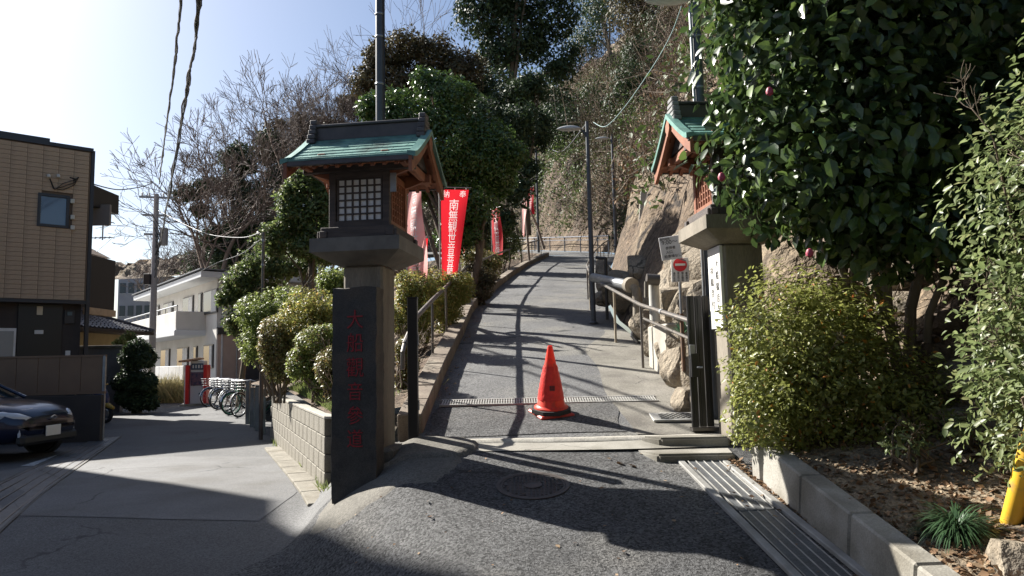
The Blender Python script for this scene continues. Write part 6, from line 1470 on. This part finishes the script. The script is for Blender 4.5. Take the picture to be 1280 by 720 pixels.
# mondo grass clump
q = hobj_hit(1196, 668); mg = T('grass_clump', 'dark arching mondo grass clump by the yellow guard tube', 'plant', tuple(q))
blade = leafm('mondo_blade', [(.02,.045,.02),(.035,.07,.03),(.05,.095,.045),(.03,.055,.025)], .32, .12)
V_, F_ = [], []; c0 = 0
for k in range(420):
    a = rs.uniform(0, 2 * PI); l_ = rs.uniform(.16, .30); el = rs.uniform(.5, 1.4); w_ = .0045; r0 = rs.uniform(0, .05); p = Vector((r0 * math.cos(a), r0 * math.sin(a), 0)); d_ = Vector((math.cos(a) * math.cos(el), math.sin(a) * math.cos(el), math.sin(el))); sdv = Vector((-math.sin(a), math.cos(a), 0))
    for s_ in range(7):
        ww = w_ * (1 - (s_ / 6) ** 3); V_ += [tuple(p - sdv * ww), tuple(p + sdv * ww)]
        p = p + d_ * (l_ / 6); d_ = (d_ + Vector((math.cos(a) * .10, math.sin(a) * .10, -.36))).normalized()
    for s_ in range(6): F_.append((c0 + 2 * s_, c0 + 2 * s_ + 1, c0 + 2 * s_ + 3, c0 + 2 * s_ + 2))
    c0 += 14
np_mesh('blades', np.array(V_), np.array(F_), blade, mg, True)
# spiky plant in the box by the gate
q = at(853, 405, 8.1); sp_ = T('spiky_plant', 'small spiky green plant between boulders beside the folded gate', 'plant', (q.x, q.y, q.z - .12)); V_, F_ = [], []; c0 = 0
for k in range(70):
    a = rs.uniform(0, 2 * PI); l_ = rs.uniform(.14, .24); el = rs.uniform(.4, 1.4); p = Vector((0, 0, 0)); d_ = Vector((math.cos(a) * math.cos(el), math.sin(a) * math.cos(el), math.sin(el))); sdv = Vector((-math.sin(a), math.cos(a), 0))
    for s_ in range(5):
        ww = .011 * (1 - (s_ / 4) ** 2); V_ += [tuple(p - sdv * ww), tuple(p + sdv * ww)]; p = p + d_ * (l_ / 4); d_ = (d_ + Vector((0, 0, -.08))).normalized()
    for s_ in range(4): F_.append((c0 + 2 * s_, c0 + 2 * s_ + 1, c0 + 2 * s_ + 3, c0 + 2 * s_ + 2))
    c0 += 10
np_mesh('blades', np.array(V_), np.array(F_), leafm('spiky_blade', [(.03,.09,.05),(.05,.13,.07),(.07,.16,.09)], .4, .2), sp_)
# yellow guard tube on a guy wire
a = hobj_hit(1262, 652); b = at(1300, 520, a.y - .35); yt = T('guy_wire_guard', 'leaning yellow plastic guard tube on a guy wire at the lower right', 'guard tube', tuple(a))
MB().tube([(0, 0, -.02), tuple((b - a) * .6), tuple(b - a)], [.048, .05, .05], 20).build('tube', M('yellow_plastic', (.72,.42,.03), (.55,.33,.04), 5, .45, c3=(.4,.26,.08), s3=9), yt)
MB().tube([tuple((b - a) * -.1), tuple((b - a) * 4.5)], .006, 6).build('guy_wire', steel_dark, yt)
# foreground azaleas with small leaves
def fbush(name, label, cl, n, size, mat, seed, base, width=1.0, tw_n=60, mat2=None):
    t = T(name, label, 'bush', base); loc = [(x - base[0], y - base[1], z - base[2], a, b, c) for x, y, z, a, b, c in cl]
    foliage('leaves', loc, n, size, mat, t, shell=.45, lump=.38, jit=.8, tmpl=LEAF_T, width=width, droop=-.25, up=1.1)
    if mat2: foliage('orange_leaves', loc, n // 70, size, mat2, t, shell=.2, lump=.32, jit=.7, tmpl=LEAF_T)
    tw = Twigs(); rs = random.Random(seed)
    for k in range(tw_n):
        c = loc[rs.randrange(len(loc))]; a = Vector((rs.gauss(0, .12), rs.gauss(0, .12), 0)); b = Vector(c[:3]) + Vector((rs.gauss(0, c[3] * .4), rs.gauss(0, c[3] * .4), rs.gauss(0, c[5] * .4))); m_ = a.lerp(b, .5) + Vector((rs.gauss(0, .07), rs.gauss(0, .07), -.03))
        if k < 14: tw.add(tuple(a), tuple(m_), .014, .010); tw.add(tuple(m_), tuple(b), .010, .006)
        branch(tw, b, Vector(c[:3]) * .3 + Vector((rs.gauss(0, .5), rs.gauss(0, .5), .5)), c[3] * .42, .005, 2, rnd=rs, minr=.0018)
    tw.build('stems', bark, t, n=4); return t
az_or = leafm('orange_leaf', [(.40,.14,.02),(.45,.22,.03),(.35,.10,.02)], .5, .3)
lf_azn = leafm('azalea_near_leaf', [(.13,.15,.035),(.19,.215,.05),(.26,.28,.07),(.15,.165,.04),(.31,.31,.10)], .42, .42)
lf_azp = leafm('azalea_pale_leaf', [(.10,.14,.05),(.15,.19,.07),(.20,.24,.10),(.08,.11,.04),(.24,.25,.11)], .42, .4)
fbush('azalea_bush', 'large light green azalea bush against the right gate pillar', [(2.02,5.45,1.72,.42,.42,.50),(2.35,5.45,1.62,.48,.45,.50),(1.98,5.45,1.32,.38,.38,.40),(2.55,5.35,1.30,.48,.42,.42),(2.85,5.3,1.15,.38,.38,.38),(2.1,5.5,1.15,.40,.36,.32),(2.5,5.7,1.9,.4,.4,.34),(2.15,5.25,1.45,.34,.3,.36)], 34000, .036, lf_azn, 81, (2.4, 5.6, .75), 1.1, 50, az_or)
fbush('azalea_bush', 'pale-leaved azalea bush at the right edge of the picture', [(2.80,3.5,2.35,.50,.5,.62),(2.95,3.5,1.75,.62,.5,.60),(2.72,3.55,1.35,.48,.45,.42),(3.2,3.5,2.7,.6,.5,.7),(3.3,3.6,1.5,.7,.6,.7),(2.55,3.6,1.62,.30,.3,.34)], 21000, .046, lf_azp, 82, (3.0, 3.7, .75), .95, 90)
for i, (px, py, lab) in enumerate(((1262, 575, 'small green azalea seedling above the yellow tube'), (1205, 545, 'small leafy azalea sprig on the soil under the right bush'), (1130, 560, 'sparse azalea sprig on the shaded soil'))):
    q = hobj_hit(px, py + 25); q.y -= .05; fbush('azalea_seedling', lab, [(q.x, q.y, q.z + .18, .12, .12, .09)], 150, .05, lf_azp, 83 + i, (q.x, q.y, q.z), .8, 8)
# camellia tree
cam_cl = [(2.55,5.35,4.9,.85,.8,1.0),(2.08,5.35,3.95,.58,.55,.75),(2.12,5.3,3.1,.62,.6,.66),(2.75,5.2,3.2,.8,.75,.78),(2.7,5.1,4.0,.85,.75,.9),(3.5,5.1,4.4,1.1,.9,1.3),(3.5,5.2,3.2,.9,.8,.75),(4.4,5.2,3.9,1.1,1.0,1.3),(2.5,5.2,2.66,.52,.5,.42),(3.1,5.1,5.6,1.1,.9,1.0),(4.6,5.3,5.3,1.3,1.1,1.2),(3.1,5.3,2.66,.6,.5,.36),(1.95,5.4,4.7,.45,.45,.6),(2.75,5.0,2.45,.5,.42,.34),(3.4,5.0,2.55,.6,.45,.38),(2.3,5.0,2.75,.42,.4,.34),(3.75,6.3,4.6,1.5,1.0,1.6),(2.9,6.2,4.2,1.1,.9,1.3)]
cb_ = hobj_hit(1180, 470); cbase = (3.25, 5.9, 1.6); bi = min(range(nE), key=lambda i: (EDGE[i] - Vector((2.1, 5.9))).length); hb = hill(bi, 1.2); cbase = (hb.x, hb.y, hb.z - .05)
ct = T('camellia_tree', 'tall glossy camellia tree with red buds over the right gate pillar', 'tree', cbase)
loc = [(x - cbase[0], y - cbase[1], z - cbase[2], a, b, c) for x, y, z, a, b, c in cam_cl]
p, nr = clump_points(loc, 40000, .42, lump=.30, lf=2.0)
nn = nr + rng.normal(size=p.shape) * .55 + np.array([0, 0, .45]); dd = unit(len(p)) * .8 + nr * .6 + np.array([0, 0, -.55]); sz = .096 * (1 + .32 * rng.normal(size=len(p))).clip(.45, 1.7)
# leaves that show largest: outermost toward the camera on the sunlit side, each one an object
cl_ = np.array(loc); Pw = p + np.array(cbase); inside = np.zeros(len(p), bool)
for c in cl_:
    dq = (p - c[:3]) / (c[3:6] * .93); inside |= (dq ** 2).sum(1) < .8
toc = np.array(CAMLOC) - Pw; dist = np.linalg.norm(toc, axis=1); toc /= dist[:, None]
nu_ = nn / np.linalg.norm(nn, axis=1, keepdims=True)
score = sz / dist * np.abs((nu_ * toc).sum(1)) * ((nr * toc).sum(1) > .1) * (~inside); score *= (Pw[:, 0] < 3.4) * (Pw[:, 2] < 4.6)
big = np.argsort(-score)[:300]; mask = np.ones(len(p), bool); mask[big] = False
V, F = leaf_verts(p[mask], nn[mask], dd[mask], sz[mask], LEAF_T, 1.25); tag(np_mesh('crown', V, F, lf_camellia, ct), kind='stuff')
lmesh = D.meshes.new('leaf'); tv = LEAF_T[0] * np.array([1.25, 1, 1]); lmesh.from_pydata([tuple(v) for v in tv], [], [tuple(map(int, f)) for f in LEAF_T[1]])
lobj_m = M('camellia_single_leaf', (.04,.07,.022), (.10,.16,.03), 1.4, .33, trans=.22, coord='Object'); lmesh.materials.append(lobj_m)
lobj_m2 = D.materials['camellia_leaf']
for j in big:
    n_ = Vector(nn[j]).normalized(); y_ = Vector(dd[j]); y_ = (y_ - n_ * y_.dot(n_)).normalized(); x_ = y_.cross(n_)
    o = D.objects.new('leaf', lmesh); COL.objects.link(o); o.parent = ct; s_ = float(sz[j])
    o.matrix_local = Matrix(((x_.x * s_, y_.x * s_, n_.x * s_, p[j][0]), (x_.y * s_, y_.y * s_, n_.y * s_, p[j][1]), (x_.z * s_, y_.z * s_, n_.z * s_, p[j][2]), (0, 0, 0, 1)))
tw = Twigs(); rs = random.Random(4)
for k in range(5):
    a = Vector((rs.gauss(0, .07), rs.gauss(0, .07), -.15)); tgt = Vector(loc[(3, 5, 2, 6, 4)[k]][:3]); m_ = a.lerp(tgt, .5) + Vector((rs.gauss(0, .1), .15, -.12)); r_ = .055 - .006 * k; pv = a; N_ = 8
    for i in range(1, N_ + 1):
        t__ = i / N_; q = a * (1 - t__) ** 2 + m_ * 2 * t__ * (1 - t__) + tgt * t__ * t__ + Vector((rs.gauss(0, .02), rs.gauss(0, .02), 0)); tw.add(tuple(pv), tuple(q), r_ * (1 - .6 * (i - 1) / N_), r_ * (1 - .6 * i / N_)); pv = q
        if i > 2:
            c = loc[rs.randrange(len(loc))]; dv = Vector(c[:3]) - q
            if dv.length < 2.0: branch(tw, q, dv, min(.40, dv.length * .35), r_ * .35, 2, rnd=rs, spread=.4, minr=.004, up=.05)
tw.build('trunk', bark_grey, ct, n=6)
bud = M('red_camellia_bud', (.22,.02,.05), (.38,.05,.09), 9, .5)
for (px, py) in ((1012, 317), (902, 222), (962, 115)):
    q = at(px, py, 4.66) - Vector(cbase); MB().lathe([(.0, -.03), (.022, -.015), (.026, .005), (.016, .028), (0, .036)], 10, tuple(q)).build('flower_bud', bud, ct)
# overhanging crown outside the frame at the upper right, so the bed under it lies in shade
